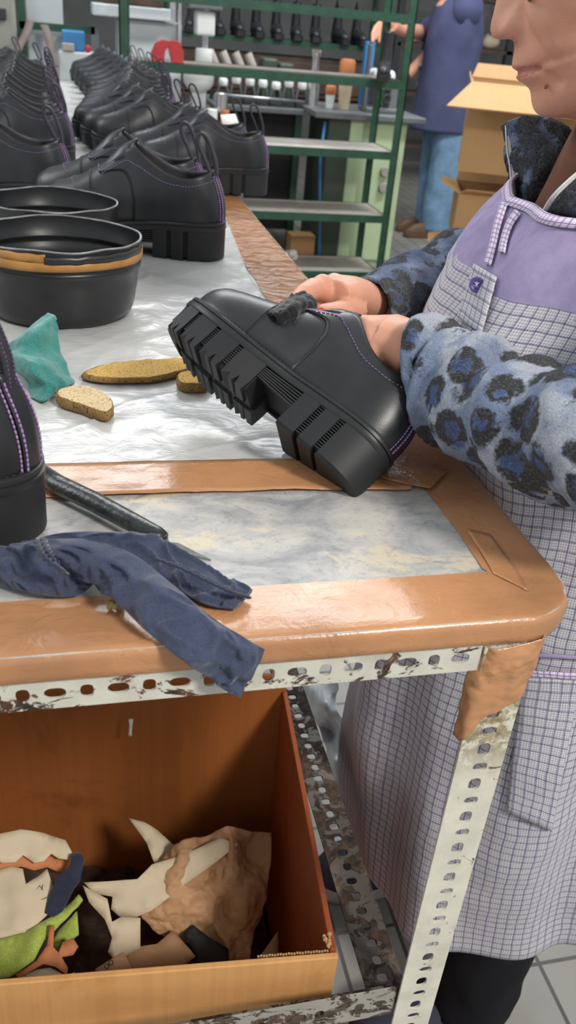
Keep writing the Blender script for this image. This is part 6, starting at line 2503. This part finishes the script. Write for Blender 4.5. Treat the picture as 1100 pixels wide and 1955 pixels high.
for yy in (5.87, 6.05):
    mb.tube([V((2.44, 5.95, 0.8)), V((2.46, yy, 0.7)), V((2.47, yy, 0.4)), V((2.48, yy, 0.06)), V((2.40, yy, 0.04))], [0.1, 0.08, 0.055, 0.04, 0.03], 14)
mo2 = mb.build('form', M['skin'], None, angle=180)
md = mo2.modifiers.new('r', 'REMESH')
md.mode = 'VOXEL'
md.voxel_size = 0.008
md.use_smooth_shade = True
md = mo2.modifiers.new('s', 'SMOOTH')
md.iterations = 2
dg = bpy.context.evaluated_depsgraph_get()
dg.update()
m2 = bpy.data.meshes.new_from_object(mo2.evaluated_get(dg))
bpy.data.objects.remove(mo2)
m2.transform(Matrix.Translation(-WO))
m2.polygons.foreach_set('use_smooth', [True] * len(m2.polygons))
b2 = bpy.data.objects.new('body', m2)
COL.objects.link(b2)
b2.parent = w2
mb = MB()
mb.ball((2.41, 5.95, 1.72), (0.105, 0.085, 0.09), None, 24, 16)
w2p(mb, 'hair', M['hair'], angle=180)
mb = MB()
eloft(mb, [(2.43, 5.95, 0.69, 0.205, 0.20), (2.435, 5.95, 0.85, 0.20, 0.195), (2.43, 5.95, 1.05, 0.19, 0.19), (2.43, 5.95, 1.25, 0.185, 0.195), (2.425, 5.95, 1.40, 0.15, 0.19), (2.42, 5.95, 1.47, 0.09, 0.11), (2.41, 5.95, 1.50, 0.07, 0.075)], 50, 44)
ct = w2p(mb, 'work_coat', M['coat'], angle=180)
mb = MB()
C_ = [V((2.43, 5.88, 1.38)), sh_, sh_.lerp(el_, 0.5) + V((0.0, 0, 0.0)), el_ + (sh_ - el_) * 0.05]
mb.tube([V(p) for p in cr([tuple(p) for p in C_], 16)], [0.10] * 6 + [0.085] * 5 + [0.078] * 5, 20)
mb.v = [p - WO for p in mb.v]
mb.build('sleeve', M['coat'], ct, angle=180)
mb = MB()
mb.tube([V((2.43, 6.05, 1.38)), V((2.42, 6.14, 1.36)), V((2.36, 6.15, 1.14))], [0.09, 0.085, 0.07], 16)
mb.v = [p - WO for p in mb.v]
mb.build('sleeve', M['coat'], ct, angle=180)
mb = MB()
pp = [at_d(800, 122, 5.70), at_d(842, 115, 5.70), at_d(842, 121, 5.70), at_d(800, 128, 5.70)]
mb.grid([[pp[0], pp[1]], [pp[3], pp[2]]])
mb.v = [p - WO for p in mb.v]
mb.build('pocket_edge', simple('pale_blue_trim', (150, 180, 200), 0.8), ct, solid=0.01)
for yy, s in ((5.86, 0), (6.04, 4)):
    mb = MB()
    eloft(mb, [(2.455, yy, 0.78, 0.125, 0.10), (2.46, yy, 0.62, 0.115, 0.095), (2.455, yy, 0.40, 0.098, 0.085), (2.465, yy, 0.20, 0.092, 0.08), (2.47, yy, 0.05, 0.088, 0.075)], 30, 30, 0.02, s)
    w2p(mb, 'jeans_leg', M['jeans'], angle=180)
    mb = MB()
    oc2 = smooth_closed([(0.07, 0), (0.05, 0.035), (-0.08, 0.04), (-0.19, 0.036), (-0.215, 0), (-0.19, -0.036), (-0.08, -0.04), (0.05, -0.035)], 30)
    mb.loft([[V((2.46 + x * s_, yy + y * s_, z)) for x, y in oc2] for s_, z in ((1.0, 0.002), (1.03, 0.02), (0.97, 0.05), (0.75, 0.085), (0.45, 0.10))])
    w2p(mb, 'shoe', M['brown_shoe'], angle=60)
